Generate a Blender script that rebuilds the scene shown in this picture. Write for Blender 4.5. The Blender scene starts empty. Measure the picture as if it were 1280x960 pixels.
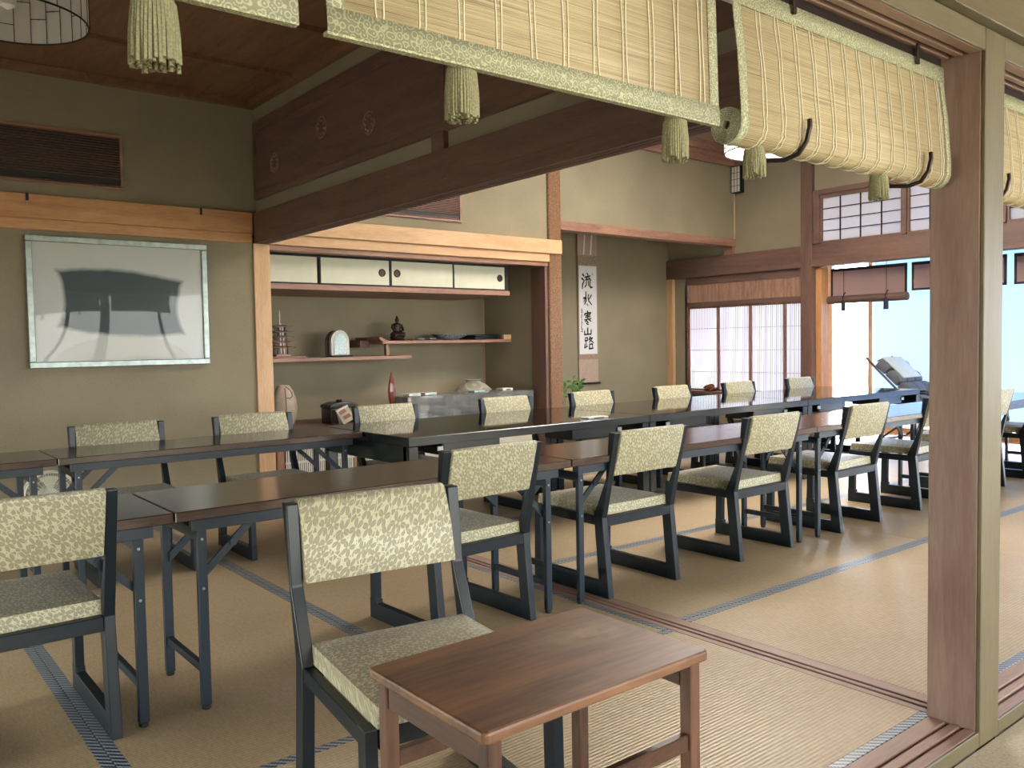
import bpy, bmesh, math, random
from mathutils import Vector, Matrix
random.seed(7)
S = bpy.context.scene
COL = S.collection

# ---------------------------------------------------------------- camera
YAW, PIT, ROL, FPX = .676, -.0467, .0169, 1058.5
CAMH = 1.055
def cam_axes():
    cy, sy, cp, sp, cr, sr = math.cos(YAW), math.sin(YAW), math.cos(PIT), math.sin(PIT), math.cos(ROL), math.sin(ROL)
    f = Vector((sy*cp, cy*cp, sp)); r = Vector((cy, -sy, 0)); d = f.cross(r)
    return cr*r + sr*d, -sr*r + cr*d, f
r_, d_, f_ = cam_axes()
cam = bpy.data.cameras.new('camera'); cam.sensor_width = 36; cam.lens = FPX/1280*36
cam.clip_start = .05; cam.clip_end = 200
co = bpy.data.objects.new('camera', cam); COL.objects.link(co); S.camera = co
u_ = -d_; b_ = -f_
co.matrix_world = Matrix(((r_.x, u_.x, b_.x, 0), (r_.y, u_.y, b_.y, 0), (r_.z, u_.z, b_.z, CAMH), (0, 0, 0, 1)))
def at_depth(px, py, dep):
    v = r_*((px-640)/FPX) + d_*((py-480)/FPX) + f_
    return Vector((0, 0, CAMH)) + v*dep

# ---------------------------------------------------------------- world, light, exposure
W = bpy.data.worlds.new('sky'); S.world = W; W.use_nodes = True
bg = W.node_tree.nodes['Background']; bg.inputs[1].default_value = 8.0
_t = W.node_tree; _g = _t.nodes.new('ShaderNodeTexCoord'); _s = _t.nodes.new('ShaderNodeSeparateXYZ'); _r = _t.nodes.new('ShaderNodeValToRGB')
_t.links.new(_g.outputs['Generated'], _s.inputs[0]); _t.links.new(_s.outputs[0], _r.inputs[0]); _t.links.new(_r.outputs[0], bg.inputs[0])
_q = _t.nodes.new('ShaderNodeMapRange'); _q.inputs['From Min'].default_value = -.8; _q.inputs['From Max'].default_value = .1; _q.inputs['To Min'].default_value = 3.6; _q.inputs['To Max'].default_value = 9.0
_t.links.new(_s.outputs[1], _q.inputs['Value']); _t.links.new(_q.outputs[0], bg.inputs[1])     # sky dimmed on the garden side to weaken corridor light; no trees modelled
_r.color_ramp.elements[0].position = .1; _r.color_ramp.elements[0].color = (.97, .96, .86, 1)      # sky seen past the garden
_r.color_ramp.elements[1].position = .8; _r.color_ramp.elements[1].color = (1.0, 1.10, 1.28, 1)    # open blue-white sky by the veranda
def area(name, loc, rot, sx, sy, energy=0, color=(1, 1, 1), portal=False):
    l = bpy.data.lights.new(name, 'AREA'); l.shape = 'RECTANGLE'; l.size = sx; l.size_y = sy; l.energy = energy; l.color = color
    l.cycles.is_portal = portal
    o = bpy.data.objects.new(name, l); COL.objects.link(o); o.location = loc; o.rotation_euler = rot
    return o
H = math.pi/2; XLW = -1.62
area('window_light', (4.3, -1.28, 1.15), (H, 0, 0), 10.0, 2.0, portal=True)          # corridor windows
area('window_light', (XLW, 3.4, .45), (H, 0, -H), 3.6, .54, portal=True)             # low opening in the unseen left wall, added for fill light
area('window_light', (9.38, 2.9, 1.05), (H, 0, H), 8.2, 1.95, portal=True)            # veranda windows
S.view_settings.view_transform = 'Standard'; S.view_settings.look = 'None'
S.view_settings.gamma = 1; S.view_settings.use_curve_mapping = False
S.view_settings.exposure = 1.5
S.render.engine = 'CYCLES'
S.cycles.use_denoising = True
S.cycles.max_bounces = 10; S.cycles.diffuse_bounces = 6; S.cycles.glossy_bounces = 4
S.cycles.transparent_max_bounces = 12; S.cycles.transmission_bounces = 6
S.cycles.sample_clamp_indirect = 6; S.cycles.caustics_reflective = False; S.cycles.caustics_refractive = False

# ---------------------------------------------------------------- materials
def lin(h):
    h = h.lstrip('#'); c = [int(h[i:i+2], 16)/255 for i in (0, 2, 4)]
    return tuple((v/12.92 if v <= .04045 else ((v+.055)/1.055)**2.4) for v in c) + (1,)
class NT:
    def __init__(s, name):
        s.m = bpy.data.materials.new(name); s.m.use_nodes = True; s.t = s.m.node_tree; s.N = s.t.nodes; s.L = s.t.links
        s.b = s.N['Principled BSDF']; s.out = s.N['Material Output']
    def n(s, typ, **kw):
        o = s.N.new(typ)
        for k, v in kw.items():
            if k.startswith('i_'): 
                key = k[2:]; key = int(key) if key.isdigit() else key
                o.inputs[key].default_value = v
            else: setattr(o, k, v)
        return o
    def l(s, a, b): s.L.new(a, b)
    def coord(s, scale=(1, 1, 1), kind='Object', rot=(0, 0, 0)):
        tc = s.n('ShaderNodeTexCoord'); mp = s.n('ShaderNodeMapping'); mp.inputs['Scale'].default_value = scale; mp.inputs['Rotation'].default_value = rot
        s.l(tc.outputs[kind], mp.inputs[0]); return mp.outputs[0]
    def ramp(s, fac, stops, interp='LINEAR'):
        r = s.n('ShaderNodeValToRGB'); r.color_ramp.interpolation = interp
        e = r.color_ramp.elements
        while len(e) < len(stops): e.new(.5)
        for i, (p, c) in enumerate(stops): e[i].position = p; e[i].color = c if len(c) == 4 else (*c, 1)
        s.l(fac, r.inputs[0]); return r.outputs[0]
    def bump(s, h, strength=.3, dist=.01):
        b = s.n('ShaderNodeBump'); b.inputs['Strength'].default_value = strength; b.inputs['Distance'].default_value = dist
        s.l(h, b.inputs['Height']); s.l(b.outputs[0], s.b.inputs['Normal'])
    def math(s, op, a, b=None, c=None):
        m = s.n('ShaderNodeMath', operation=op)
        for i, v in enumerate((a, b, c)):
            if v is None: continue
            if isinstance(v, (int, float)): m.inputs[i].default_value = v
            else: s.l(v, m.inputs[i])
        return m.outputs[0]
def plain(name, h, rough=.5, metal=0, spec=.5, noise=0, nscale=30, coat=0):
    t = NT(name); c = lin(h); t.b.inputs['Base Color'].default_value = c
    t.b.inputs['Roughness'].default_value = rough; t.b.inputs['Metallic'].default_value = metal
    t.b.inputs['Specular IOR Level'].default_value = spec; t.b.inputs['Coat Weight'].default_value = coat
    if noise:
        nz = t.n('ShaderNodeTexNoise'); nz.inputs['Scale'].default_value = nscale; nz.inputs['Detail'].default_value = 5
        t.l(t.coord(), nz.inputs['Vector'])
        lo = tuple(v*(1-noise) for v in c[:3]); hi = tuple(min(1, v*(1+noise)) for v in c[:3])
        t.l(t.ramp(nz.outputs[0], [(.3, lo), (.7, hi)]), t.b.inputs['Base Color'])
    return t.m
def wood(name, c1, c2, axis='X', rough=.45, scale=9, bump=.08, coat=0, contrast=(.35, .68)):
    t = NT(name)
    sc = {'X': (.12, 1, 1), 'Y': (1, .12, 1), 'Z': (1, 1, .12)}[axis]
    v = t.coord(tuple(k*scale for k in sc))
    n1 = t.n('ShaderNodeTexNoise'); n1.inputs['Scale'].default_value = 1.6; n1.inputs['Detail'].default_value = 4; n1.inputs['Distortion'].default_value = .6
    t.l(v, n1.inputs['Vector'])
    n2 = t.n('ShaderNodeTexNoise'); n2.inputs['Scale'].default_value = 14; n2.inputs['Detail'].default_value = 3
    t.l(v, n2.inputs['Vector'])
    f = t.math('ADD', t.math('MULTIPLY', n1.outputs[0], .62), t.math('MULTIPLY', n2.outputs[0], .38))
    t.l(t.ramp(f, [(contrast[0], lin(c1)), (contrast[1], lin(c2))]), t.b.inputs['Base Color'])
    t.b.inputs['Roughness'].default_value = rough; t.b.inputs['Coat Weight'].default_value = coat; t.b.inputs['Coat Roughness'].default_value = .15
    if bump: t.bump(f, bump, .004)
    return t.m
M = {}
for ax in 'XYZ':
    M['cedar'+ax] = wood('cedar_timber_'+ax, '#a97850', '#c99c70', ax)
    M['hinoki'+ax] = wood('pale_timber_'+ax, '#b8936f', '#d3b18c', ax, rough=.5)
    M['front'+ax] = wood('weathered_timber_'+ax, '#5f563f', '#6f664d', ax, rough=.5)
    M['inner'+ax] = wood('brown_cypress_'+ax, '#84695f', '#9f877c', ax, rough=.5)
    M['rail'+ax] = wood('brown_timber_'+ax, '#79594c', '#a67f6d', ax)
    M['dark'+ax] = wood('dark_red_timber_'+ax, '#5a453f', '#76594f', ax, rough=.5)
M['ceilR'] = wood('pale_ceiling_board', '#93806c', '#ab9984', 'Y', rough=.6)
M['ceil'] = wood('ceiling_board', '#6b4a36', '#86654e', 'Y', rough=.6)
def plaster(name, h):
    t = NT(name); c = lin(h)
    a = t.n('ShaderNodeTexNoise'); a.inputs['Scale'].default_value = 260; a.inputs['Detail'].default_value = 4; t.l(t.coord(), a.inputs['Vector'])
    b = t.n('ShaderNodeTexNoise'); b.inputs['Scale'].default_value = 2.2; b.inputs['Detail'].default_value = 3; t.l(t.coord(), b.inputs['Vector'])
    f = t.math('ADD', t.math('MULTIPLY', a.outputs[0], .55), t.math('MULTIPLY', b.outputs[0], .45))
    t.l(t.ramp(f, [(.3, tuple(v*.80 for v in c[:3])), (.7, tuple(min(1, v*1.14) for v in c[:3]))]), t.b.inputs['Base Color'])
    t.b.inputs['Roughness'].default_value = .9; t.b.inputs['Specular IOR Level'].default_value = .2
    t.bump(a.outputs[0], .25, .003); return t.m
M['plaster'] = plaster('sand_plaster', '#8c8572')
M['plaster_alcove'] = plaster('alcove_plaster', '#958d79')
def tatami():
    t = NT('tatami_rush')
    tc = t.n('ShaderNodeTexCoord'); sp = t.n('ShaderNodeSeparateXYZ'); t.l(tc.outputs['Object'], sp.inputs[0])
    s = t.math('SINE', t.math('MULTIPLY', sp.outputs[1], 2*math.pi/.0132))
    nz = t.n('ShaderNodeTexNoise'); nz.inputs['Scale'].default_value = 1; nz.inputs['Detail'].default_value = 4; t.l(t.coord((160, 40, 40)), nz.inputs['Vector'])
    n2 = t.n('ShaderNodeTexNoise'); n2.inputs['Scale'].default_value = 1.3; n2.inputs['Detail'].default_value = 3; t.l(t.coord(), n2.inputs['Vector'])
    f = t.math('ADD', t.math('MULTIPLY', s, .085), t.math('ADD', t.math('MULTIPLY', nz.outputs[0], .5), t.math('MULTIPLY', n2.outputs[0], .5)))
    t.l(t.ramp(f, [(.22, lin('#8b7c60')), (.5, lin('#a7967a')), (.8, lin('#bfae94'))]), t.b.inputs['Base Color'])
    t.b.inputs['Roughness'].default_value = .42; t.b.inputs['Specular IOR Level'].default_value = .42
    t.bump(t.math('ADD', s, t.math('MULTIPLY', nz.outputs[0], .8)), .18, .002); return t.m
M['tatami'] = tatami()
def border():
    t = NT('woven_border')
    tc = t.n('ShaderNodeTexCoord'); sp = t.n('ShaderNodeSeparateXYZ'); t.l(tc.outputs['Object'], sp.inputs[0])
    a = t.math('SINE', t.math('MULTIPLY', t.math('ADD', sp.outputs[0], t.math('MULTIPLY', sp.outputs[1], 1.0)), 2*math.pi/.024))
    b = t.math('SINE', t.math('MULTIPLY', t.math('SUBTRACT', sp.outputs[0], sp.outputs[1]), 2*math.pi/.012))
    f = t.math('ADD', t.math('MULTIPLY', a, .36), t.math('ADD', t.math('MULTIPLY', b, .14), .5))
    t.l(t.ramp(f, [(.35, lin('#1c2944')), (.65, lin('#93a1ab'))]), t.b.inputs['Base Color'])
    t.b.inputs['Roughness'].default_value = .36; t.b.inputs['Specular IOR Level'].default_value = .8; t.bump(f, .3, .001); return t.m
M['border'] = border()
def brocade(name, c1, c2, sc):
    t = NT(name)
    vo = t.n('ShaderNodeTexVoronoi', feature='DISTANCE_TO_EDGE'); vo.inputs['Scale'].default_value = sc; t.l(t.coord(), vo.inputs['Vector'])
    vf = t.n('ShaderNodeTexVoronoi'); vf.inputs['Scale'].default_value = sc; t.l(t.coord(), vf.inputs['Vector'])
    w = t.math('SINE', t.math('MULTIPLY', vf.outputs['Distance'], 16))
    t.l(t.ramp(w, [(.3, lin(c1)), (.62, lin(c2))]), t.b.inputs['Base Color'])
    t.b.inputs['Roughness'].default_value = .7; return t.m
M['brocade'] = brocade('green_brocade', '#8c8d74', '#b8b694', 95)
def upholstery():
    t = NT('leaf_upholstery'); tc = t.n('ShaderNodeTexCoord'); sp = t.n('ShaderNodeSeparateXYZ'); t.l(tc.outputs['Object'], sp.inputs[0])
    cb = t.n('ShaderNodeCombineXYZ'); t.l(t.math('ADD', sp.outputs[0], t.math('MULTIPLY', sp.outputs[2], .45)), cb.inputs[0]); t.l(t.math('ADD', sp.outputs[1], sp.outputs[2]), cb.inputs[1])
    ed = t.n('ShaderNodeTexVoronoi', feature='DISTANCE_TO_EDGE', voronoi_dimensions='2D'); cl = t.n('ShaderNodeTexVoronoi', voronoi_dimensions='2D')
    for v in (ed, cl): v.inputs['Scale'].default_value = 34; t.l(cb.outputs[0], v.inputs['Vector'])
    sc = t.n('ShaderNodeVectorMath', operation='SUBTRACT'); t.l(cb.outputs[0], sc.inputs[0]); t.l(cl.outputs['Position'], sc.inputs[1])
    s2 = t.n('ShaderNodeSeparateXYZ'); t.l(sc.outputs[0], s2.inputs[0])
    th = t.math('ARCTAN2', s2.outputs[1], s2.outputs[0]); cs = t.n('ShaderNodeSeparateColor'); t.l(cl.outputs['Color'], cs.inputs[0])
    th = t.math('ADD', t.math('MULTIPLY', th, 2.5), t.math('MULTIPLY', cs.outputs[0], 6.28))
    gap = t.math('ABSOLUTE', t.math('SINE', th)); mid = t.math('ABSOLUTE', t.math('COSINE', th))
    r = cl.outputs['Distance']
    lobe = t.math('MULTIPLY', t.math('POWER', mid, .6), .62)
    pet = t.ramp(t.math('ADD', t.math('SUBTRACT', lobe, r), .5), [(.50, (0, 0, 0)), (.55, (1, 1, 1))])
    vein = t.ramp(t.math('MULTIPLY', gap, 1.0), [(0.0, (0, 0, 0)), (.02, (0, 0, 0))])
    v2 = t.n('ShaderNodeTexVoronoi', feature='DISTANCE_TO_EDGE', voronoi_dimensions='2D'); v2.inputs['Scale'].default_value = 90; t.l(cb.outputs[0], v2.inputs['Vector'])
    small = t.math('MULTIPLY', t.ramp(v2.outputs['Distance'], [(.08, (0, 0, 0)), (.14, (1, 1, 1))]), t.ramp(r, [(.60, (0, 0, 0)), (.62, (1, 1, 1))]))
    core = t.ramp(r, [(.07, (0, 0, 0)), (.11, (1, 1, 1))])
    leaf = t.math('MAXIMUM', t.math('MULTIPLY', pet, core), small)
    midrib = t.math('MULTIPLY', t.ramp(gap, [(.06, (.45, .45, .45)), (.16, (0, 0, 0))]), pet)
    f = t.math('MAXIMUM', t.math('SUBTRACT', 1.0, leaf), midrib)
    t.l(t.ramp(f, [(0, lin('#88846c')), (1, lin('#b4b193'))]), t.b.inputs['Base Color'])
    t.l(t.ramp(f, [(0, (.55,)*3), (1, (.34,)*3)]), t.b.inputs['Roughness'])
    t.b.inputs['Sheen Weight'].default_value = .15; t.b.inputs['Specular IOR Level'].default_value = .6
    t.bump(f, .15, .001); return t.m
M['fabric'] = upholstery()
M['frame'] = plain('dark_lacquer', '#0b1821', .36, spec=.4, noise=.15, nscale=60)
M['steel'] = plain('blue_black_steel', '#10212e', .38, spec=.45)
M['screw'] = plain('screw_steel', '#9aa0a4', .3, metal=1)
M['laminate'] = wood('walnut_laminate', '#2b1d18', '#4a352b', 'X', rough=.2, scale=14, bump=.0, coat=.3)
M['black'] = plain('black_polished_top', '#0b0b0c', .06, spec=.55)
M['black_edge'] = plain('black_edge', '#131c24', .22, spec=.8)
M['teak'] = wood('walnut_side_table', '#462f24', '#7f5b41', 'X', rough=.42, scale=6, bump=.03, contrast=(.32, .62))
def worn_top():
    m = M['teak'].copy(); m.name = 'worn_walnut_top'; N = m.node_tree.nodes; L = m.node_tree.links; b = N['Principled BSDF']
    src = b.inputs['Base Color'].links[0].from_socket
    tc = N.new('ShaderNodeTexCoord'); mp = N.new('ShaderNodeMapping'); mp.inputs['Location'].default_value = (-.66, -.5, 0); mp.inputs['Scale'].default_value = (6.0, 13, 0); mp.inputs['Location'].default_value = (-.90, -.55, 0)
    nz = N.new('ShaderNodeTexNoise'); nz.inputs['Scale'].default_value = 30
    L.new(tc.outputs['Object'], mp.inputs[0]); L.new(tc.outputs['Object'], nz.inputs['Vector'])
    g = N.new('ShaderNodeTexGradient'); g.gradient_type = 'SPHERICAL'; L.new(mp.outputs[0], g.inputs[0])
    mu = N.new('ShaderNodeMath'); mu.operation = 'MULTIPLY'; L.new(g.outputs['Fac'], mu.inputs[0]); L.new(nz.outputs[0], mu.inputs[1])
    mx = N.new('ShaderNodeMix'); mx.data_type = 'RGBA'; L.new(mu.outputs[0], mx.inputs[0]); L.new(src, mx.inputs[6]); mx.inputs[7].default_value = lin('#b59a7c')
    L.new(mx.outputs[2], b.inputs['Base Color']); return m
M['teaktop'] = worn_top()
M['white'] = plain('white_enamel', '#dfe0dd', .4)
M['dkmetal'] = plain('bronze_metal', '#3a302b', .4, metal=.7)
M['black_paint'] = plain('matt_black', '#121214', .6)
M['silver'] = plain('silver_leaf_frame', '#98a3a1', .38, metal=.75, noise=.2, nscale=25)
M['carpet'] = plain('beige_carpet', '#b3aa96', .95, noise=.18, nscale=120)
M['floorboard'] = wood('veranda_boards', '#b98058', '#d6a57c', 'Y', rough=.3)
def glass(name, rough=.0, tint=(1, 1, 1, 1), gl=1.0):
    t = NT(name); tr = t.n('ShaderNodeBsdfTransparent'); tr.inputs[0].default_value = tint
    g = t.n('ShaderNodeBsdfGlossy'); g.inputs['Roughness'].default_value = rough
    fr = t.n('ShaderNodeFresnel'); fr.inputs[0].default_value = 1.5
    mx = t.n('ShaderNodeMixShader'); t.l(t.math('MULTIPLY', fr.outputs[0], gl), mx.inputs[0]); t.l(tr.outputs[0], mx.inputs[1]); t.l(g.outputs[0], mx.inputs[2])
    t.l(mx.outputs[0], t.out.inputs[0]); return t.m
M['glass'] = glass('clear_glass')
def paper(name, h, trans=.5, rough=.8):
    t = NT(name); d = t.n('ShaderNodeBsdfDiffuse'); d.inputs[0].default_value = lin(h)
    tr = t.n('ShaderNodeBsdfTranslucent'); tr.inputs[0].default_value = lin(h)
    mx = t.n('ShaderNodeMixShader'); mx.inputs[0].default_value = trans
    t.l(d.outputs[0], mx.inputs[1]); t.l(tr.outputs[0], mx.inputs[2]); t.l(mx.outputs[0], t.out.inputs[0]); return t.m
M['shoji_paper'] = paper('shoji_paper', '#f4f5fb', .6)
M['lamp_paper'] = paper('lantern_paper', '#f0f3f5', .45)
M['screen'] = paper('blue_white_screen', '#bcd4ee', .62)
M['acrylic'] = glass('clear_acrylic', .03, (.93, .96, .97, 1), 3.0)
def window_glare(m, k):
    t = m.node_tree; N = t.nodes; L = t.links; o_ = [n for n in N if n.type == 'OUTPUT_MATERIAL'][0]; src = o_.inputs[0].links[0].from_socket
    d = N.new('ShaderNodeBsdfDiffuse'); d.inputs[0].default_value = lin('#e8eef5'); mx = N.new('ShaderNodeMixShader'); mx.inputs[0].default_value = k
    L.new(src, mx.inputs[1]); L.new(d.outputs[0], mx.inputs[2]); L.new(mx.outputs[0], o_.inputs[0])
window_glare(M['acrylic'], .14)   # pale diffuse mixed in to imitate window glare on the acrylic
def bamboo():
    t = NT('bamboo_slats')
    uv = t.n('ShaderNodeUVMap'); sp = t.n('ShaderNodeSeparateXYZ'); t.l(uv.outputs[0], sp.inputs[0])
    mp = t.n('ShaderNodeMapping'); mp.inputs['Scale'].default_value = (3, 420, 1); t.l(uv.outputs[0], mp.inputs[0])
    nz = t.n('ShaderNodeTexNoise'); nz.inputs['Scale'].default_value = 1; nz.inputs['Detail'].default_value = 3; t.l(mp.outputs[0], nz.inputs['Vector'])
    mp2 = t.n('ShaderNodeMapping'); mp2.inputs['Scale'].default_value = (5, 60, 1); t.l(uv.outputs[0], mp2.inputs[0])
    n2 = t.n('ShaderNodeTexNoise'); n2.inputs['Scale'].default_value = 1; t.l(mp2.outputs[0], n2.inputs['Vector'])
    f = t.math('ADD', t.math('MULTIPLY', nz.outputs[0], .75), t.math('MULTIPLY', n2.outputs[0], .25))
    base = t.ramp(f, [(.30, lin('#60523c')), (.42, lin('#9f8e6c')), (.6, lin('#b5a683')), (.75, lin('#c4b898'))])
    t.l(base, t.b.inputs['Base Color']); t.b.inputs['Roughness'].default_value = .55
    t.bump(t.math('SINE', t.math('MULTIPLY', sp.outputs[1], 2*math.pi/.0028)), .3, .001); return t.m
M['bamboo'] = bamboo()
M['thread'] = plain('cotton_thread', '#d8d0b8', .8)
M['tassel'] = plain('sage_green_thread', '#827f60', .8, noise=.35, nscale=350)
M['fusuma'] = plain('cream_paper_panel', '#cdd1c2', .8, noise=.05, nscale=8)
def post_mat():
    t = NT('carved_log_post'); v = t.coord((38, 38, 14))
    n = t.n('ShaderNodeTexNoise'); n.inputs['Scale'].default_value = 1; n.inputs['Detail'].default_value = 2; n.inputs['Distortion'].default_value = 2.5; t.l(v, n.inputs['Vector'])
    w = t.math('SINE', t.math('MULTIPLY', n.outputs[0], 40))
    t.l(t.ramp(w, [(.0, lin('#7c5a41')), (1, lin('#b08c6c'))]), t.b.inputs['Base Color'])
    t.b.inputs['Roughness'].default_value = .3; t.bump(w, .7, .004); return t.m
M['logpost'] = post_mat()
M['slatted'] = wood('slatted_cedar', '#8f6c5c', '#b08d7c', 'Z', rough=.6, scale=18, contrast=(.4, .6))

# ---------------------------------------------------------------- mesh builder
class MB:
    def __init__(s): s.bm = bmesh.new(); s.uv = None
    def box(s, x0, x1, y0, y1, z0, z1, bev=0):
        t = bmesh.new(); bmesh.ops.create_cube(t, size=1)
        for v in t.verts: v.co = Vector((x0+(v.co.x+.5)*(x1-x0), y0+(v.co.y+.5)*(y1-y0), z0+(v.co.z+.5)*(z1-z0)))
        if bev: bmesh.ops.bevel(t, geom=t.edges[:], offset=bev, segments=3 if bev > .004 else 1, affect='EDGES', profile=.5)
        return s.add(t)
    def add(s, t, mat=None):
        if mat: bmesh.ops.transform(t, matrix=mat, verts=t.verts)
        me = bpy.data.meshes.new('tmp'); t.to_mesh(me); t.free(); s.bm.from_mesh(me); bpy.data.meshes.remove(me); return s
    def prism(s, poly, axis, a, b, bev=0):
        """poly in the other two axes (ordered xyz minus axis), extruded from a to b"""
        t = bmesh.new()
        def P(p, k): return {'X': (k, p[0], p[1]), 'Y': (p[0], k, p[1]), 'Z': (p[0], p[1], k)}[axis]
        va = [t.verts.new(P(p, a)) for p in poly]; vb = [t.verts.new(P(p, b)) for p in poly]
        t.faces.new(va); t.faces.new(vb[::-1]); n = len(poly)
        for i in range(n): t.faces.new((va[i], vb[i], vb[(i+1) % n], va[(i+1) % n]))
        bmesh.ops.recalc_face_normals(t, faces=t.faces[:])
        if bev: bmesh.ops.bevel(t, geom=t.edges[:], offset=bev, segments=2, affect='EDGES', profile=.5)
        return s.add(t)
    def tube(s, pts, r, n=8, closed=False):
        pts = [Vector(p) for p in pts]; t = bmesh.new(); rings = []; m = len(pts)
        rs = r if isinstance(r, (list, tuple)) else [r]*m
        up = None
        for i, p in enumerate(pts):
            d = (pts[min(i+1, m-1)]-pts[max(i-1, 0)]).normalized()
            if up is None: up = d.orthogonal().normalized()
            up = (up - d*up.dot(d)); up = up.normalized() if up.length > 1e-6 else d.orthogonal().normalized()
            w = d.cross(up)
            rings.append([t.verts.new(p+(up*math.cos(a)+w*math.sin(a))*rs[i]) for a in [2*math.pi*k/n for k in range(n)]])
        for i in range(m-1):
            for k in range(n): t.faces.new((rings[i][k], rings[i][(k+1) % n], rings[i+1][(k+1) % n], rings[i+1][k]))
        t.faces.new(rings[0][::-1]); t.faces.new(rings[-1])
        bmesh.ops.recalc_face_normals(t, faces=t.faces[:]); return s.add(t)
    def lathe(s, prof, cx=0, cy=0, n=28, sx=1, sy=1, cap=True):
        t = bmesh.new(); rings = []
        for r, z in prof: rings.append([t.verts.new((cx+sx*r*math.cos(2*math.pi*k/n), cy+sy*r*math.sin(2*math.pi*k/n), z)) for k in range(n)])
        for i in range(len(prof)-1):
            for k in range(n): t.faces.new((rings[i][k], rings[i][(k+1) % n], rings[i+1][(k+1) % n], rings[i+1][k]))
        if cap: t.faces.new(rings[0][::-1]); t.faces.new(rings[-1])
        bmesh.ops.recalc_face_normals(t, faces=t.faces[:]); return s.add(t)
    def quad(s, a, b, c, d):
        t = bmesh.new(); t.faces.new([t.verts.new(p) for p in (a, b, c, d)]); return s.add(t)
    def strip(s, prof, x0, x1, off=0):
        """sheet swept along x; prof = [(y,z)]; writes uv = (x, arclength)"""
        bm = s.bm; uvl = bm.loops.layers.uv.verify(); L = [0]
        for i in range(1, len(prof)): L.append(L[-1]+math.hypot(prof[i][0]-prof[i-1][0], prof[i][1]-prof[i-1][1]))
        va = [bm.verts.new((x0, p[0], p[1])) for p in prof]; vb = [bm.verts.new((x1, p[0], p[1])) for p in prof]
        for i in range(len(prof)-1):
            f = bm.faces.new((va[i], vb[i], vb[i+1], va[i+1])); f.smooth = True
            for lp, uv in zip(f.loops, ((x0, L[i]), (x1, L[i]), (x1, L[i+1]), (x0, L[i+1]))): lp[uvl].uv = uv
        return s
    def build(s, name, mat, parent=None, smooth=False, solid=0):
        me = bpy.data.meshes.new(name); s.bm.to_mesh(me); s.bm.free(); me.materials.append(M[mat] if isinstance(mat, str) else mat)
        if smooth:
            for p in me.polygons: p.use_smooth = True
            try: me.set_sharp_from_angle(angle=math.radians(38))
            except Exception: pass
        o = bpy.data.objects.new(name, me); COL.objects.link(o)
        if parent: o.parent = parent
        if solid: md = o.modifiers.new('thickness', 'SOLIDIFY'); md.thickness = solid; md.offset = 0
        return o
def tag(o, label=None, cat=None, group=None, kind=None):
    if label: o['label'] = label
    if cat: o['category'] = cat
    if group: o['group'] = group
    if kind: o['kind'] = kind
    return o
def empty(name, loc, label=None, cat=None, group=None, rz=0):
    o = bpy.data.objects.new(name, None); COL.objects.link(o); o.location = loc; o.rotation_euler = (0, 0, rz); o.empty_display_size = .1
    return tag(o, label, cat, group)
def copy_tree(o, loc, rz, label, group=None, parent=None):
    c = o.copy(); COL.objects.link(c)
    if parent: c.parent = parent
    else:
        c.location = loc; c.rotation_euler = (0, 0, rz); c['label'] = label
        if group: c['group'] = group
    for ch in list(o.children): copy_tree(ch, None, None, None, None, c)
    return c
def struct(name, mb, mat, label=None, parent=None):
    o = mb.build(name, mat, parent)
    if parent is None: o['kind'] = 'structure'
    if label: o['label'] = label
    return o
NTRIM = [0]
def trim(mat, label, *boxes, bev=.002):
    NTRIM[0] += 1; m = MB()
    for b in boxes: m.box(*b, bev)
    return struct('trim_%d' % NTRIM[0], m, mat, label)

# ================================================================ SETTING
YB = 5.86; YA = 6.82; XD0, XD1 = 2.36, 2.48; XF = 7.92; XV = 9.3; YF0, YF1 = .963, 1.09; XL = -1.46; YC = -1.2
CL, CR = 2.79, 3.2
struct('floor', MB().box(XL, XF, YF0, YA, -.16, -.056), 'railX', 'sub floor under the tatami')
struct('floor', MB().box(XL, XV, YC, YF0-.012, -.16, -.042), 'carpet', 'beige carpet of the corridor')
struct('floor', MB().box(XF+.02, XV, YF0-.012, 7.0, -.16, -.02), 'floorboard', 'wooden boards of the veranda')
# walls
def wall(name, mat, *bx):
    m = MB()
    for b in bx: m.box(*b)
    return struct(name, m, mat)
wall('wall_back', 'plaster', (XL-.12, XD0, YB, YB+.12, -.056, CL), (XD0, 5.2, YB, YB+.12, 1.86, CR), (5.2, XF, YB, YB+.12, 2.12, CR))
wall('wall_alcove', 'plaster_alcove', (XD1-.2, 5.16, YA, YA+.1, -.056, 2.0), (XD0-.02, XD1-.01, YB+.121, YA, -.056, 2.0), (5.12, 5.2, YB+.14, YA, -.056, 2.3))
wall('wall_tokonoma', 'plaster', (5.2, XF, YA, YA+.1, -.056, 2.5), )
wall('ceiling_alcove', 'darkX', (XD0-.02, XF, YB+.121, YA, 2.5, 2.56), (XD1-.2, 5.13, YB+.121, YA+.1, 1.862, 1.9))
wall('wall_left', 'plaster', (XL-.12, XL, YC, 1.6, -.056, CL), (XL-.12, XL, 5.2, YB, -.056, CL), (XL-.12, XL, 1.6, 5.2, .66, CL), (XL-.12, XL, 1.6, 5.2, -.056, .11))  # low gap added in this unseen wall to brighten the left room
wall('wall_right', 'plaster', (XF, XF+.12, 4.93, YA, 1.9, CR), (XF, XF+.12, YF1, 4.87, 2.52, CR), (XF, XF+.1, 6.55, 6.8, 0, 1.8), (XF, XF+.1, 4.93, 6.55, 0, .44))
wall('wall_divider', 'plaster', (2.395, 2.445, YF1, YB, 1.95, CR))
wall('wall_front', 'plaster', (XL, XV, .99, 1.06, 1.97, CR))
wall('wall_veranda', 'plaster', (XF+.12, XV+.1, 6.98, 7.06, -.02, 2.65), (XV, XV+.08, YC, 7, 2.02, 2.65))
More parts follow.
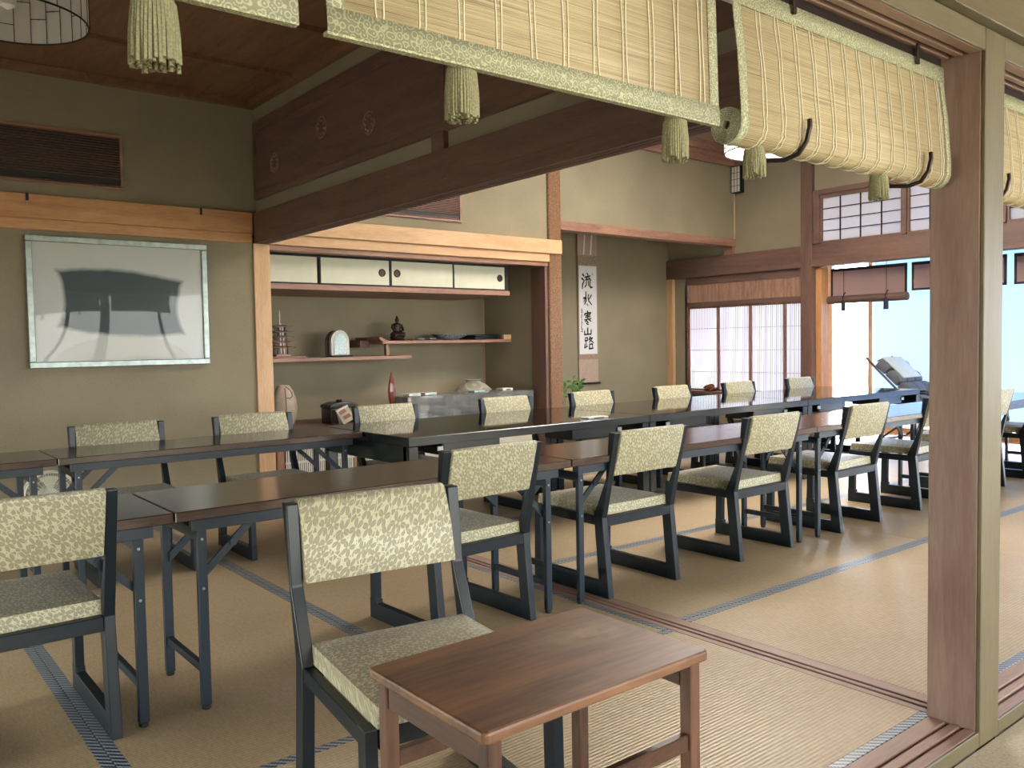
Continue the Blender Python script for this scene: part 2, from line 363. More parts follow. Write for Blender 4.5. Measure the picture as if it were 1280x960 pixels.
wall('wall_corridor', 'plaster', (XL-.1, -.7, YC-.1, YC-.061, -.1, 2.5), (XL-.1, XL-.01, YC, YF0, -.1, 2.5), (XL, XV, YC-.08, YC, 2.12, 2.5), (XV, XV+.1, YC-.1, YC+.25, -.1, 2.1))
struct('ceiling', MB().box(XL, 2.44, YF1-.03, YB+.1, CL, CL+.05), 'ceil', 'brown board ceiling of the left room')
struct('ceiling', MB().box(2.44, XF+.12, YF1-.03, YB+.1, CR, CR+.05), 'ceilR', 'brown board ceiling of the right room')
struct('ceiling', MB().box(XL, XV+.1, YC-.1, .99, 2.5, 2.55), 'hinokiX', 'corridor ceiling')
struct('ceiling', MB().box(XF+.1, XV+.1, 1.07, 7.06, 2.6, 2.65), 'hinokiY', 'veranda ceiling')
# ceiling battens and cornices
m = MB()
for yy in (1.9, 2.7, 3.5, 4.3, 5.1): m.box(XL, 2.36, yy-.018, yy+.018, CL-.028, CL)
struct('trim_31', m, 'ceil', 'ceiling battens of the left room')
m = MB()
for yy in (1.9, 2.7, 3.5, 4.3, 5.1): m.box(2.46, XF, yy-.018, yy+.018, CR-.028, CR)
struct('trim_32', m, 'ceilR', 'ceiling battens of the right room')
trim('ceil', 'cornice round the left ceiling', (XL, 2.36, YB-.05, YB, CL-.05, CL), (2.34, 2.395, YF1, YB, CL-.05, CL))
trim('railX', 'deep cornice of the right room', (2.445, XF, YB-.035, YB, 2.98, 3.10), (2.445, XF, YB-.055, YB, 3.10, CR))
trim('railY', 'cornice on the far wall', (XF-.035, XF, YF1, YB-.036, 2.98, 3.10), (XF-.055, XF, YF1, YB-.056, 3.10, CR))
# back wall rails
trim('cedarX', 'nageshi rail on the left back wall', (XL, XD0-.012, YB-.045, YB, 1.865, 2.01), (XL, XD0-.012, YB-.03, YB, 1.80, 1.8645))
trim('hinokiZ', 'pale post between the rooms at the back wall', (XD0, XD1, YB-.02, YB+.125, -.055, 1.80))
trim('hinokiX', 'pale nageshi rail over the shelf alcove', (XD1+.002, 5.27, YB-.06, YB-.002, 1.875, 2.0))
trim('hinokiX', 'pale lintel over the shelf alcove', (XD1+.002, 5.138, YB-.035, YB+.10, 1.80, 1.874))
trim('railX', 'brown lintel under the pale one', (XD1+.002, 5.138, YB-.01, YB+.10, 1.762, 1.799))
o = trim('logpost', 'rough carved alcove post', (5.14, 5.29, YB-.03, YB+.118, -.055, CR-.2), bev=.012)
trim('darkZ', 'dark red boarding beside the alcove post', (5.105, 5.139, YB+.0, YB+.2, -.055, 1.76))
trim('hinokiZ', 'thin corner bead of the shelf alcove', (5.108, 5.119, YA-.012, YA-.001, .44, 1.5))
trim('railX', 'reddish rail over the tokonoma', (5.291, XF-.001, YB-.02, YB+.115, 2.105, 2.187))
trim('darkX', 'raised black sill of the tokonoma', (5.291, XF-.002, YB-.01, YB+.1, -.05, .12), (5.3, XF-.02, YB+.1, YA, .10, .118))
trim('hinokiZ', 'thin bead in the far corner', (XF-.012, XF-.001, YB-.012, YB-.001, 2.19, 2.98))
# far wall
trim('darkY', 'long red brown beam on the far wall', (XF-.045, XF+.1, YF1, YA-.002, 1.80, 2.02))
trim('darkZ', 'red brown post on the far wall', (XF-.05, XF+.1, 4.87, 5.0, -.055, CR-.22))
trim('railZ', 'short post beside the tokonoma', (XF-.04, XF-.001, YB+.0, YB+.11, 2.021, 2.104))
trim('hinokiZ', 'pale post in the tokonoma corner', (XF-.05, XF+.02, 6.72, 6.815, 0, 1.799))
trim('darkY', 'rails round the transom window', (XF-.03, XF+.05, YF1, 4.869, 2.52, 2.57), (XF-.03, XF+.05, 3.905, 3.945, 2.03, 2.52), (XF-.03, XF+.05, 4.80, 4.868, 2.03, 2.52), (XF-.03, XF+.05, 3.04, 3.08, 2.03, 2.52), (XF-.03, XF+.05, 2.17, 2.21, 2.03, 2.52))
trim('cedarZ', 'pale door jamb behind the far post', (XF+.02, XF+.14, 4.80, 4.869, -.02, 1.79))
trim('darkZ', 'post at the front end of the far wall', (XF-.05, XF+.1, YF0, YF1, -.055, 2.1))
M['lattice_grey'] = plain('grey_brown_lattice', '#9b8f90', .6)
# shoin window (bamboo transom + four lattice panels + frame)
wn = struct('window_1', MB().box(XF+.0, XF+.06, 4.99, 6.56, 1.715, 1.80, .002).box(XF+.0, XF+.06, 4.99, 6.56, 1.455, 1.51, .002).box(XF+.0, XF+.06, 6.53, 6.57, .44, 1.715, .002).box(XF+.0, XF+.06, 4.99, 6.56, .44, .475, .002), 'darkY', 'shoin window with bamboo transom and lattice paper panels')
m = MB(); yy = 5.0
while yy < 6.52: w = random.uniform(.010, .02); m.box(XF+.02, XF+.03+random.uniform(0, .006), yy, yy+w*.92, 1.511, 1.714); yy += w
m.build('bamboo_transom', 'slatted', wn)
for y0, y1 in ((6.106, 6.53), (5.672, 6.106), (5.238, 5.672), (4.99, 5.238)):
    m = MB(); m.box(XF+.02, XF+.045, y0, y0+.018, .476, 1.454).box(XF+.02, XF+.045, y1-.014, y1, .476, 1.454).box(XF+.02, XF+.045, y0, y1, 1.435, 1.454).box(XF+.02, XF+.045, y0, y1, .476, .50)
    fr = m.build('shoji_frame', 'railZ', wn)
    m = MB(); yy = y0+.032
    while yy < y1-.02: m.box(XF+.026, XF+.034, yy, yy+.0055, .5, 1.435); yy += .0235
    for zz in (.70, .95, 1.20): m.box(XF+.026, XF+.036, y0, y1, zz-.003, zz+.003)
    m.build('lattice', 'lattice_grey', fr)
    MB().box(XF+.037, XF+.040, y0, y1, .49, 1.44).build('paper', 'shoji_paper', fr)
# transom shoji
for y0, y1 in ((3.946, 4.80), (3.08, 3.904), (2.21, 3.039), (1.2, 2.169)):
    m = MB(); m.box(XF-.01, XF+.03, y0, y1, 2.021, 2.05).box(XF-.01, XF+.03, y0, y1, 2.485, 2.52).box(XF-.01, XF+.03, y0, y0+.02, 2.05, 2.485).box(XF-.01, XF+.03, y1-.02, y1, 2.05, 2.485)
    fr = struct('window_2', m, 'darkY', 'transom window of white paper in a dark lattice')
    m = MB()
    for k in (1, 2, 3): m.box(XF-.002, XF+.008, y0+(y1-y0)*k/4-.005, y0+(y1-y0)*k/4+.005, 2.05, 2.485).box(XF-.002, XF+.008, y0, y1, 2.04+.112*k-.004, 2.04+.112*k+.004)
    m.build('lattice', 'dkmetal', fr)
    MB().box(XF+.012, XF+.015, y0+.001, y1-.001, 2.04, 2.49).build('paper', 'shoji_paper', fr)
# divider between the two rooms: beam, transom panels, sill
m = MB().box(XD0+.012, XD1-.012, YF1, YB-.021, 1.815, 1.865).box(XD0, XD1, YF1, YB-.021, 1.866, 2.01)
for a, b in ((XD0+.006, XD0+.026), (XD0+.046, XD0+.056), (XD1-.044, XD1-.034), (XD1-.026, XD1-.006)): m.box(a, b, YF1, YB-.021, 1.80, 1.866)
struct('trim_33', m, 'darkY', 'long dark beam with door grooves between the rooms')
trim('darkY', 'rails of the openwork transom', (XD0+.005, XD0+.034, YF1, YB-.05, 2.10, 2.145), (XD0+.005, XD0+.034, YF1, YB-.05, 2.56, 2.64), (XD0+.005, XD0+.034, 3.45, 3.56, 2.011, 2.10), (XD0+.005, XD0+.034, 5.77, 5.809, 2.145, 2.56), (XD0+.008, XD0+.03, 3.44, 3.48, 2.145, 2.56))
def ball(r, n=10):
    t = bmesh.new(); bmesh.ops.create_uvsphere(t, u_segments=n, v_segments=max(5, n//2+1), radius=r); return t
M['carved'] = plain('carved_inlay', '#8a7463', .35)
def ranma(y0, y1, label, circ):
    e = empty('transom_panel', (XD0+.02, (y0+y1)/2, 2.145), label, 'panel', 'openwork transom panels')
    yc = (y0+y1)/2
    MB().box(-.004, .012, y0-yc, y1-yc, 0, .415).build('board', 'darkY', e)
    for (y, z) in circ:
        m = MB(); rr = .062
        for k in range(16):
            a = 2*math.pi*k/16; m.tube([(-.006, y-yc+rr*math.cos(a), z-2.145+rr*math.sin(a)), (-.006, y-yc+rr*math.cos(a+2*math.pi/16), z-2.145+rr*math.sin(a+2*math.pi/16))], .004, 6)
        for k in range(9):
            a = 2*math.pi*k/9; cy, cz = y-yc+.042*math.cos(a), z-2.145+.042*math.sin(a)
            m.add(ball(.009), Matrix.Translation((-.005, cy, cz)))
        m.build('carved_roundel', 'carved', e, smooth=True)
ranma(3.48, 5.77, 'long dark transom panel with three carved roundels near the back wall', ((5.472, 2.30), (4.769, 2.39), (4.189, 2.295)))
ranma(1.15, 3.44, 'dark transom panel nearer the bamboo blinds, partly hidden by them', ((2.9, 2.39),))
m = MB(); xs = [XD0, XD0+.028, XD0+.034, XD0+.058, XD0+.064, XD1]
m.box(XD0, XD1, YF1, YB-.02, -.05, -.010)
for a, b in ((xs[0], xs[1]), (xs[1]+.012, xs[3]), (xs[3]+.012, xs[5])): m.box(a, b, YF1, YB-.02, -.010, 0, .0015)
struct('trim_34', m, 'innerY', 'grooved wooden sill between the rooms')
# front frame (corridor side): sill, posts, lintel
def front_sill(x0, x1, nm):
    m = MB().box(x0, x1, YF0, YF1, -.09, -.008)
    for a, b in ((YF0, YF0+.03), (YF0+.042, YF0+.068), (YF0+.08, YF1)): m.box(x0, x1, a, b, -.008, 0, .0015)
    struct(nm, m, 'innerX', 'grooved wooden threshold to the corridor')
    trim('frontX', 'yellow facing board of the threshold', (x0, x1, YF0-.008, YF0-.0005, -.041, 0))
    trim('frontX', 'yellow facing board of the lintel', (x0, x1, YF0-.008, YF0-.0005, 1.79, 1.849))
    m = MB().box(x0, x1, YF0, YF1, 1.81, 1.97)
    for a, b in ((YF0, YF0+.032), (YF0+.047, YF0+.066), (YF0+.082, YF1-.02)): m.box(x0, x1, a, b, 1.79, 1.81, .0015)
    struct(nm[:-1]+str(int(nm[-1])+1), m, 'innerX', 'wooden lintel with door grooves over the threshold')
front_sill(XL, 2.343, 'trim_35'); front_sill(2.463, XF-.05, 'trim_37')
trim('innerZ', 'square front post beside the bamboo blinds', (2.345, 2.461, YF0+.003, YF1+.005, -.09, 1.97))
trim('frontZ', 'yellow facing board of the square front post', (2.345, 2.461, YF0-.009, YF0+.0025, -.041, 1.849))
trim('frontX', 'upper rail over the front lintel', (XL, XF, YF0-.03, YF0-.004, 1.858, 2.0), (XL, XF, YF0-.036, YF0-.004, 1.85, 1.858))
# corridor and veranda window frames
def glazing(name, pts, label):
    m = MB()
    for b in pts: m.box(*b)
    return struct(name, m, 'cedarZ', label)
fr = [(XL, XV, YC-.06, YC, -.1, .06), (XL, XV, YC-.06, YC, 2.04, 2.12)] + [(x-.03, x+.03, YC-.06, YC, .06, 2.04) for x in (-1.4, .4, 2.2, 4.0, 5.8, 7.6, 9.25)]
w3 = glazing('window_3', fr, 'corridor windows'); MB().box(XL, XV, YC-.035, YC-.030, .06, 2.04).build('pane', 'glass', w3)
fr = [(XV, XV+.06, YC, 6.98, -.1, .05), (XV, XV+.06, YC, 6.98, 1.95, 2.02), (XV, XV+.06, 5.56, 5.74, .05, 1.95)] + [(XV, XV+.06, y-.03, y+.03, .05, 1.95) for y in (-.9, .9, 2.7, 5.52)] + [(XV, XV+.06, 4.99, 5.04, .05, 1.95)]
w4 = glazing('window_4', fr, 'veranda windows'); MB().box(XV+.03, XV+.035, -.9, 6.98, .05, 1.95).build('pane', 'glass', w4)
wall('wall_sky_blocker', 'hinokiY', (XL-1, XV+1.2, YC-1.3, YC-.1, 2.3, 2.36), (XV+.1, XV+1.2, YC-.1, 6, 2.3, 2.36), (XL-1.0, XL-.13, YC, 6, 2.3, 2.36))  # unseen eaves added outside the windows to block high sky light
# ground outside
struct('floor', MB().box(-25, 35, -30, -1.4, -.6, -.5), plain('garden_lawn', '#98917c', .9, noise=.3, nscale=4), 'garden lawn outside')
struct('floor', MB().box(9.6, 40, -1.4, 30, -.6, -.5).box(-25, -1.7, -1.4, 30, -.6, -.5), plain('garden_gravel', '#c9c6bd', .9, noise=.1, nscale=4), 'gravel yard outside')
# ================================================================ TATAMI
def mat_(x0, x1, y0, y1, along, label, grp):
    e = empty('tatami_mat', ((x0+x1)/2, (y0+y1)/2, -.055), label, 'mat', grp)
    hx, hy, w, g = (x1-x0)/2-.0008, (y1-y0)/2-.0008, .029, .0
    if along == 'X': MB().box(-hx, hx, -hy+w, hy-w, 0, .0546, .0015).build('rush_surface', 'tatami', e); bs = ((-hx, hx, -hy, -hy+w), (-hx, hx, hy-w, hy))
    else: MB().box(-hx+w, hx-w, -hy, hy, 0, .0546, .0015).build('rush_surface', 'tatami', e); bs = ((-hx, -hx+w, -hy, hy), (hx-w, hx, -hy, hy))
    for b in bs: MB().box(b[0], b[1], b[2], b[3], 0, .0549, .001).build('cloth_border', 'border', e)
GL, GR = 'tatami mats of the left room', 'tatami mats of the right room'
mat_(.45, XD0, YF1, 2.045, 'X', 'tatami mat under the small walnut side table, running along the front threshold', GL)
mat_(XL, .45, YF1, 2.045, 'X', 'tatami mat in the near left corner of the photo, along the front threshold', GL)
cols = ((1.472, XD0, 'beside the grooved dividing sill'), (.52, 1.472, 'between the two dark blue border lines of the left room'), (-.43, .52, 'left of the leftmost dark blue border line'), (XL, -.43, 'along the left side wall'))
for x0, x1, s in cols:
    mat_(x0, x1, 2.045, 3.955, 'Y', 'mat under near tables, ' + s, GL)
    mat_(x0, x1, 3.955, YB-.001, 'Y', 'mat against the back wall, ' + s, GL)
ys = ((YF1, 2.073, 'front row'), (2.073, 3.03, 'row under nearer chairs'), (3.03, 3.98, 'row between both table lines'), (3.98, 4.93, 'row under black tables'), (4.93, YB-.012, 'row before the alcoves'))
for y0, y1, s in ys:
    for x0, x1, q in ((XD1, 4.39, 'next to the grooved dividing sill'), (4.39, 6.30, 'in the middle of the right room'), (6.30, XF-.051, 'beside the far wall')):
        mat_(x0, x1, y0, y1, 'X', 'right room mat, %s, %s' % (s, q), GR)

# ================================================================ CHAIRS
def make_chair():
    root = empty('tatami_dining_chair', (0, 0, 0), 'x', 'chair')
    for s in (-1, 1):
        a, b = s*.195, s*.225
        if a > b: a, b = b, a
        m = MB()
        m.prism([(0, .0), (.055, .0), (.085, .335), (.035, .335)], 'X', a, b, .003)
        m.prism([(.035, .330), (.088, .330), (.012, .50), (-.008, .69), (-.045, .69)], 'X', a, b, .003)
        m.prism([(.045, 0), (.475, 0), (.475, .078), (.425, .078), (.425, .062), (.055, .062)], 'X', a+.001, b-.001, .002)
        m.prism([(.432, .06), (.474, .06), (.468, .335), (.428, .335)], 'X', a+.002, b-.002, .002)
        m.box(a+.003, b-.003, .06, .44, .297, .333, .002)
        sf = m.build('side_frame', 'frame', root)
        for y, z in ((.058, .36), (.03, .06)):
            MB().add(cyl(.005, .004, 10), Matrix.Translation((s*.226, y, z)) @ Matrix.Rotation(math.pi/2, 4, 'Y')).build('screw', 'dkmetal', sf)
    MB().box(-.195, .195, .034, .06, .293, .334, .002).build('rear_rail', 'frame', root)
    MB().box(-.195, .195, .442, .468, .293, .334, .002).build('front_rail', 'frame', root)
    cushion(.398, .415, .05).build('seat', 'fabric', root, smooth=True).location = (0, .265, .336)
    # back panel: padded board following the rake of the stiles
    prof = []
    def yb(z): return .018-.056*(z-.50)/.19
    m = MB(); o = []
    pf = [(yb(.508)-.020, .508), (yb(.60)-.021, .60), (yb(.685)-.018, .688), (yb(.697)-.008, .697), (yb(.697)+.006, .697), (yb(.688)+.019, .688), (yb(.60)+.026, .60), (yb(.51)+.020, .508)]
    m.prism(pf, 'X', -.194, .194, .004).build('backrest', 'fabric', root, smooth=True)
    return root
def cyl(r, h, n=16):
    t = bmesh.new(); bmesh.ops.create_cone(t, cap_ends=True, segments=n, radius1=r, radius2=r, depth=h); return t
def cushion(w, d, h):
    t = bmesh.new(); bmesh.ops.create_grid(t, x_segments=10, y_segments=10, size=.5)
    r = bmesh.ops.extrude_face_region(t, geom=t.faces[:]); top = [v for v in r['geom'] if isinstance(v, bmesh.types.BMVert)]
    tops = set(top)
    for v in t.verts:
        x, y = v.co.x*2, v.co.y*2
        if v in tops:
            k = (1-abs(x)**6)*(1-abs(y)**6); v.co.z = h*.80+h*.2*k
            v.co.x = x*w/2*(.985); v.co.y = y*d/2*.985
        else: v.co.x = x*w/2; v.co.y = y*d/2; v.co.z = 0
    bmesh.ops.recalc_face_normals(t, faces=t.faces[:])
    m = MB(); m.add(t); return m
ch = make_chair()
NG, FG = 'chairs along the near side of the brown tables', 'chairs along the far side of the black and brown tables'
near = [(.352, 'cream leaf-fabric chair cut by the left photo edge, seen from behind'),
        (1.84, 'cream chair seen from behind, just right of the nearest turned chair'),
        (2.675, 'cream chair standing on the dividing sill, second right of the turned one'),
        (3.56, 'cream chair in the middle of the right room, third right of the turned one'),
        (4.45, 'cream chair next left of the one half hidden by the square front post'),
        (5.355, 'cream chair half hidden by the left edge of the square front post'),
        (6.17, 'chair whose back edge peeks out just right of the square front post'),
        (7.05, 'chair at the right photo edge of which only dark runners show')]
x, l = near[0]; ch.location = (x, 2.44, 0); ch['label'] = l; ch['group'] = NG
for i, (x, l) in enumerate(near[1:]): copy_tree(ch, (x, 2.44, 0), 0.0 if i != 0 else .03, l, NG)
copy_tree(ch, (1.033, 1.822, 0), math.radians(172), 'nearest chair, turned round so its leaf-patterned back and seat face the camera', NG)
far = [(1.107, 'leftmost far side chair, in front of the plain wall under the silver framed picture'),
       (1.813, 'far side chair below the pale post at the left of the shelf alcove'),
       (2.658, 'far side chair below the lacquer box, left end of the black tables'),
       (3.606, 'far side chair in front of the clear display case and the large jar'),
       (4.427, 'far side chair below the hanging scroll, right of the carved alcove post'),
       (5.337, 'far side chair left of the carved ornament on the shoin ledge'),
       (6.22, 'far side chair in front of the middle of the lattice paper window'),
       (7.17, 'farthest chair, in front of the dark post beside the veranda')]
for x, l in far: copy_tree(ch, (x, 4.545, 0), math.pi, l, FG)

# ================================================================ TABLES
def folding_table(x0, x1, y0, label, grp):
    L = x1-x0; e = empty('folding_table', ((x0+x1)/2, y0+.222, 0), label, 'table', grp); h = L/2-.0015
    MB().box(-h, h, -.222, .222, .570, .600, .0025).build('tabletop', 'laminate', e)
    m = MB()
    for s in (-1, 1): m.box(-h+.05, h-.05, s*.19-.012, s*.19+.012, .535, .5695, .001)
    m.box(-.015, .015, -.178, .178, .54, .5695); m.build('under_rail', 'steel', e)
    for s in (-1, 1):
        xx = s*(h-.085)
        lf = None
        for k in (-1, 1):
            yy = k*.17
            lg = MB().box(xx-.014, xx+.014, yy-.010, yy+.010, .012, .534, .002).build('leg', 'steel', e)
            MB().lathe([(.011, 0), (.013, .003), (.013, .012), (.008, .014)], xx, yy, 12).build('rubber_foot', 'black_paint', lg)
            m = MB()
            for zz in (.505, .36): m.add(cyl(.004, .004, 8), Matrix.Translation((xx, -.011 + yy if k < 0 else yy+.011, zz)) @ Matrix.Rotation(math.pi/2, 4, 'X'))
            m.build('screw', 'screw', lg)
            m = MB(); x2 = xx-s*.17; yb2 = k*.152
            d = .011
            m.prism([(xx-s*.005, .375), (xx-s*.005, .405), (x2, .56), (x2-s*.006, .535)], 'Y', yb2-.004, yb2+.004)
            m.add(cyl(.011, .006, 14), Matrix.Translation((xx-s*.10, yb2+k*.006, .478)) @ Matrix.Rotation(math.pi/2, 4, 'X'))
            m.build('folding_brace', 'steel', e)
        MB().box(xx-.009, xx+.009, -.16, .16, .105, .13, .002).build('cross_bar', 'steel', e)
        MB().box(xx-.012, xx+.012, -.175, .175, .50, .5345, .002).build('leg_bracket', 'steel', e)
    return e
T = 'brown folding tables in line'
folding_table(XL+.06, .728, 2.428, 'brown folding table at the left photo edge, behind the cut off chair', T)
folding_table(.730, 2.240, 2.428, 'long brown folding table behind the turned chair, nearest to the camera', T)
folding_table(2.242, 3.975, 2.428, 'brown folding table across the dividing sill, mirroring the lattice window', T)
folding_table(3.977, 5.722, 2.428, 'brown folding table left of the square front post, mirroring blue window light', T)
folding_table(5.724, 7.47, 2.428, 'farthest brown folding table, hidden behind the square front post', T)
T = 'brown folding tables by the left back wall'
folding_table(XL+.06, .732, 4.02, 'brown folding table in front of the electric fan, at the left photo edge', T)
folding_table(.734, 2.198, 4.02, 'brown folding table before the left back wall, ending against the black tables', T)
def black_table(x0, x1, label):
    L = x1-x0; e = empty('black_banquet_table', ((x0+x1)/2, 4.035, 0), label, 'table', 'black polished tables end to end'); h = L/2-.002; d = .465
    MB().box(-h, h, -d, d, .556, .600, .002).build('edge_band', 'black_edge', e)
    MB().box(-h+.003, h-.003, -d+.003, d-.003, .5995, .6012, .0006).build('polished_top', 'black', e)
    for s in (-1, 1): MB().box(s*(h-.012)-.010, s*(h-.012)+.010, -d+.03, d-.03, .46, .555).build('end_skirt', 'black_edge', e)
    for s in (-1, 1):
        for k in (-1, 1):
            MB().box(s*(h-.03)-.028, s*(h-.03)+.028, k*(d-.032)-.028, k*(d-.032)+.028, 0, .5555, .003).build('leg', 'black_edge', e)
        hb = MB().box(s*(h-.42)-.19, s*(h-.42)+.19, -d+.05, -d+.30, .488, .5555, .004).build('leg_housing', 'black_edge', e)
        MB().box(s*(h-.22)-.025, s*(h-.22)+.012, -d+.04, -d+.049, .515, .54, .002).build('latch', 'screw', hb)
black_table(2.202, 3.962, 'black polished table at the left end of the black row, mirroring two chair backs')
black_table(3.964, 5.722, 'middle black polished table with a small white packet near its left end')
black_table(5.724, 7.484, 'farthest black polished table, its end glowing in the veranda light')
# small walnut side table
e = empty('side_table', (.946, 1.110, 0.003), 'small walnut side table with a rubbed top, standing in the foreground', 'side table')
e.rotation_euler = (0, 0, 0)
hx, hy = .252, .168
m = MB(); m.prism([(-hx+.008, -hy), (hx-.008, -hy), (hx, -hy+.008), (hx, hy-.008), (hx-.008, hy), (-hx+.008, hy), (-hx, hy-.008), (-hx, -hy+.008)], 'Z', .484, .503, .005)
m.build('tabletop', 'teaktop', e)
def tk(nm, *b): MB().box(*b, .002).build(nm, 'teakZ' if nm == 'leg' else 'teakY', e)
M['teakZ'] = wood('walnut_leg', '#3d291f', '#6a4a38', 'Z', rough=.4, scale=8); M['teakY'] = wood('walnut_apron', '#35231b', '#5b3d2e', 'Y', rough=.4, scale=8)
for sx in (-1, 1):
    for sy in (-1, 1):
        x0 = sx*(hx-.028); y0 = sy*(hy-.024)
        m = MB(); m.prism([(x0-.013, y0-.013), (x0+.013, y0-.013), (x0+.013, y0+.013), (x0-.013, y0+.013)], 'Z', -.003, .4835, .003); m.build('leg', 'teakZ', e)
    tk('apron', sx*(hx-.028)-.009, sx*(hx-.028)+.009, -hy+.038, hy-.038, .435, .4835)
tk('apron', -hx+.042, hx-.042, hy-.032, hy-.018, .45, .4835)
tk('stretcher', -hx+.042, hx-.042, -hy+.016, -hy+.032, .325, .355)
tk('stretcher', -hx+.042, hx-.042, hy-.032, hy-.016, .325, .355)

# ================================================================ BAMBOO BLINDS
def spiral(y, z, r):
    p = [(y+r*math.cos(a), z+r*math.sin(a)) for a in [math.pi+(math.pi*1.0)*k/12 for k in range(13)]]
    return p
def blind(x0, x1, ztop, zbot, roll, label, hooks=()):
    e = empty('bamboo_blind', ((x0+x1)/2, 1.045, ztop), label, 'blind', 'bamboo blinds in the front opening')
    ox, oy, oz = (x0+x1)/2, 1.045, ztop
    a, b = x0-ox, x1-ox
    if roll:
        R = .034; yc, zc = 1.066-oy, zbot+R-oz
        prof = [(1.055-oy+.0, 0), (1.050-oy, -.06), (1.040-oy, -.14), (yc-R, zc+.03)] + [(yc-R*math.cos(t), zc-R*math.sin(t)) for t in [math.pi*k/10 for k in range(0, 11)]]
        k = 0; th = math.pi; r = R
        while r > .007:
            th += math.pi/8; r = R-(th-math.pi)*.00062; prof.append((yc-r*math.cos(th), zc-r*math.sin(th)))
        front = prof
    else:
        front = [(1.052-oy, 0), (1.048-oy, -.12), (1.044-oy, -.25), (1.042-oy, zbot-oz)]
    def offs(p, d): 
        out = []
        for i in range(len(p)):
            q0, q1 = p[max(0, i-1)], p[min(len(p)-1, i+1)]; ty, tz = q1[0]-q0[0], q1[1]-q0[1]; n = math.hypot(ty, tz) or 1
            out.append((p[i][0]+tz/n*d, p[i][1]-ty/n*d))
        return out
    MB().strip(front, a+.02, b-.02).build('bamboo_sheet', 'bamboo', e, solid=.0022)
    bo = offs(front, .0022)
    m = MB(); w = .026
    for q0, q1 in ((a, a+w), (b-w, b)): m.strip(bo, q0, q1)
    # top band (and bottom band where the blind hangs flat)
    def cut(p, s0, s1):
        out = []; L = 0
        for i in range(1, len(p)):
            dl = math.hypot(p[i][0]-p[i-1][0], p[i][1]-p[i-1][1])
            for s in (s0, s1):
                if L <= s <= L+dl and dl > 0: 
                    t = (s-L)/dl; out.append((p[i-1][0]+(p[i][0]-p[i-1][0])*t, p[i-1][1]+(p[i][1]-p[i-1][1])*t))
            L += dl
        return out
    b2 = offs(front, .0030)
    m.strip(cut(b2, 0.0, .042), a, b)
    if not roll:
        tot = sum(math.hypot(b2[i][0]-b2[i-1][0], b2[i][1]-b2[i-1][1]) for i in range(1, len(b2)))
        m.strip(cut(b2, tot-.034, tot-.0002), a, b)
        m.box(a, b, 1.040-oy, 1.052-oy, zbot-oz-.003, zbot-oz+.001)
    m.build('brocade_border', 'brocade', e, solid=.0015)
    # paired white warp threads
    n = max(1, int(round((x1-x0-.12)/.068)))
    visible = front if not roll else front[:14]
    for i in range(n+1):
        xx = a+.075+(b-a-.13)*i/n; m = MB()
        for dx in (0, .011):
            pts = []; po = offs(visible, .0026); dn = []
            for j in range(len(po)-1):
                for q in range(4): t = q/4; dn.append((po[j][0]*(1-t)+po[j+1][0]*t, po[j][1]*(1-t)+po[j+1][1]*t))
            ph = random.random()*6
            for j, (y, z) in enumerate(dn): pts.append((xx+dx+.0016*math.sin(j*.9+ph), y, z))
            m.tube(pts, .0013, 5)
        m.build('thread_pair', 'thread', e)
    MB().box(a+.01, b-.01, 1.052-oy, 1.070-oy, -.004, .022, .002).build('top_batten', 'dkmetal', e)
    for hx_ in hooks:
        x = hx_-ox
        yc, zc = 1.066-oy, zbot+.034-oz; pts = []
        for k in range(15):
            t = math.radians(-75-150*k/14+180-0); 
        pts = [(x-.010, yc+.060, zc+.03), (x-.008, yc+.070, zc-.010), (x-.004, yc+.045, zc-.038), (x, yc, zc-.044), (x+.004, yc-.030, zc-.036), (x+.008, yc-.047, zc-.012), (x+.012, yc-.052, zc+.018), (x+.014, yc-.050, zc+.034)]
        MB().tube(pts, .0055, 8).build('hook', 'dkmetal', e, smooth=True)
        MB().tube([(x, yc+.03, zc+.03), (x, yc+.02, .0)], .0015, 5).build('cord', 'tassel', e)
        MB().box(x-.006, x+.006, 1.040-oy, 1.046-oy, -.022, .03, .002).build('hanging_clip', 'dkmetal', e)
    return e
blind(-.36, .490, 1.765, 1.476, False, 'flat hanging bamboo blind of which only the right bottom corner shows, top left')
blind(.531, 1.360, 1.765, 1.474, False, 'large flat bamboo blind in the top middle, white thread pairs and green border')
blind(1.415, 2.322, 1.765, 1.452, True, 'rolled up bamboo blind left of the square front post, hung in two brown hooks', (1.62, 2.165))
blind(2.50, 3.45, 1.765, 1.452, True, 'rolled bamboo blind seen right of the square front post', (2.64, 3.25))
struct('trim_41', MB().box(XL, 2.344, 1.094, 1.108, 1.755, 1.80).box(2.462, XF-.06, 1.094, 1.108, 1.755, 1.80), 'white', 'white curtain rail behind the blinds')
def tassel(x, y, zt, zb, r, label):
    e = empty('tassel', (x, y, zt), label, 'tassel', 'green thread tassels under the bamboo blinds')
    m = MB(); h = zt-zb; n = 34
    for ring, (rr, cnt) in enumerate(((r, n), (r*.72, n-12), (r*.4, 10))):
        for k in range(cnt):
            a = 2*math.pi*k/cnt+ring; d = random.uniform(-.003, .003)
            ca, sa = math.cos(a), math.sin(a)
            m.tube([(rr*.86*ca, rr*.86*sa, 0), (rr*.98*ca+d*.3, rr*.98*sa, -h*.5), (rr*ca+d, rr*sa+d, -h-random.uniform(-.002, .006))], .0030 if ring == 0 else .0026, 5)
    m.build('threads', 'tassel', e)
    MB().lathe([(r*.3, .012), (r*.8, .010), (r*.93, 0), (r*.93, -.006), (r*.88, -.008)], n=24).build('cap', 'tassel', e, smooth=True)
    MB().tube([(0, 0, .01), (0, -.0, .02)], .003, 6).build('cord', 'tassel', e)
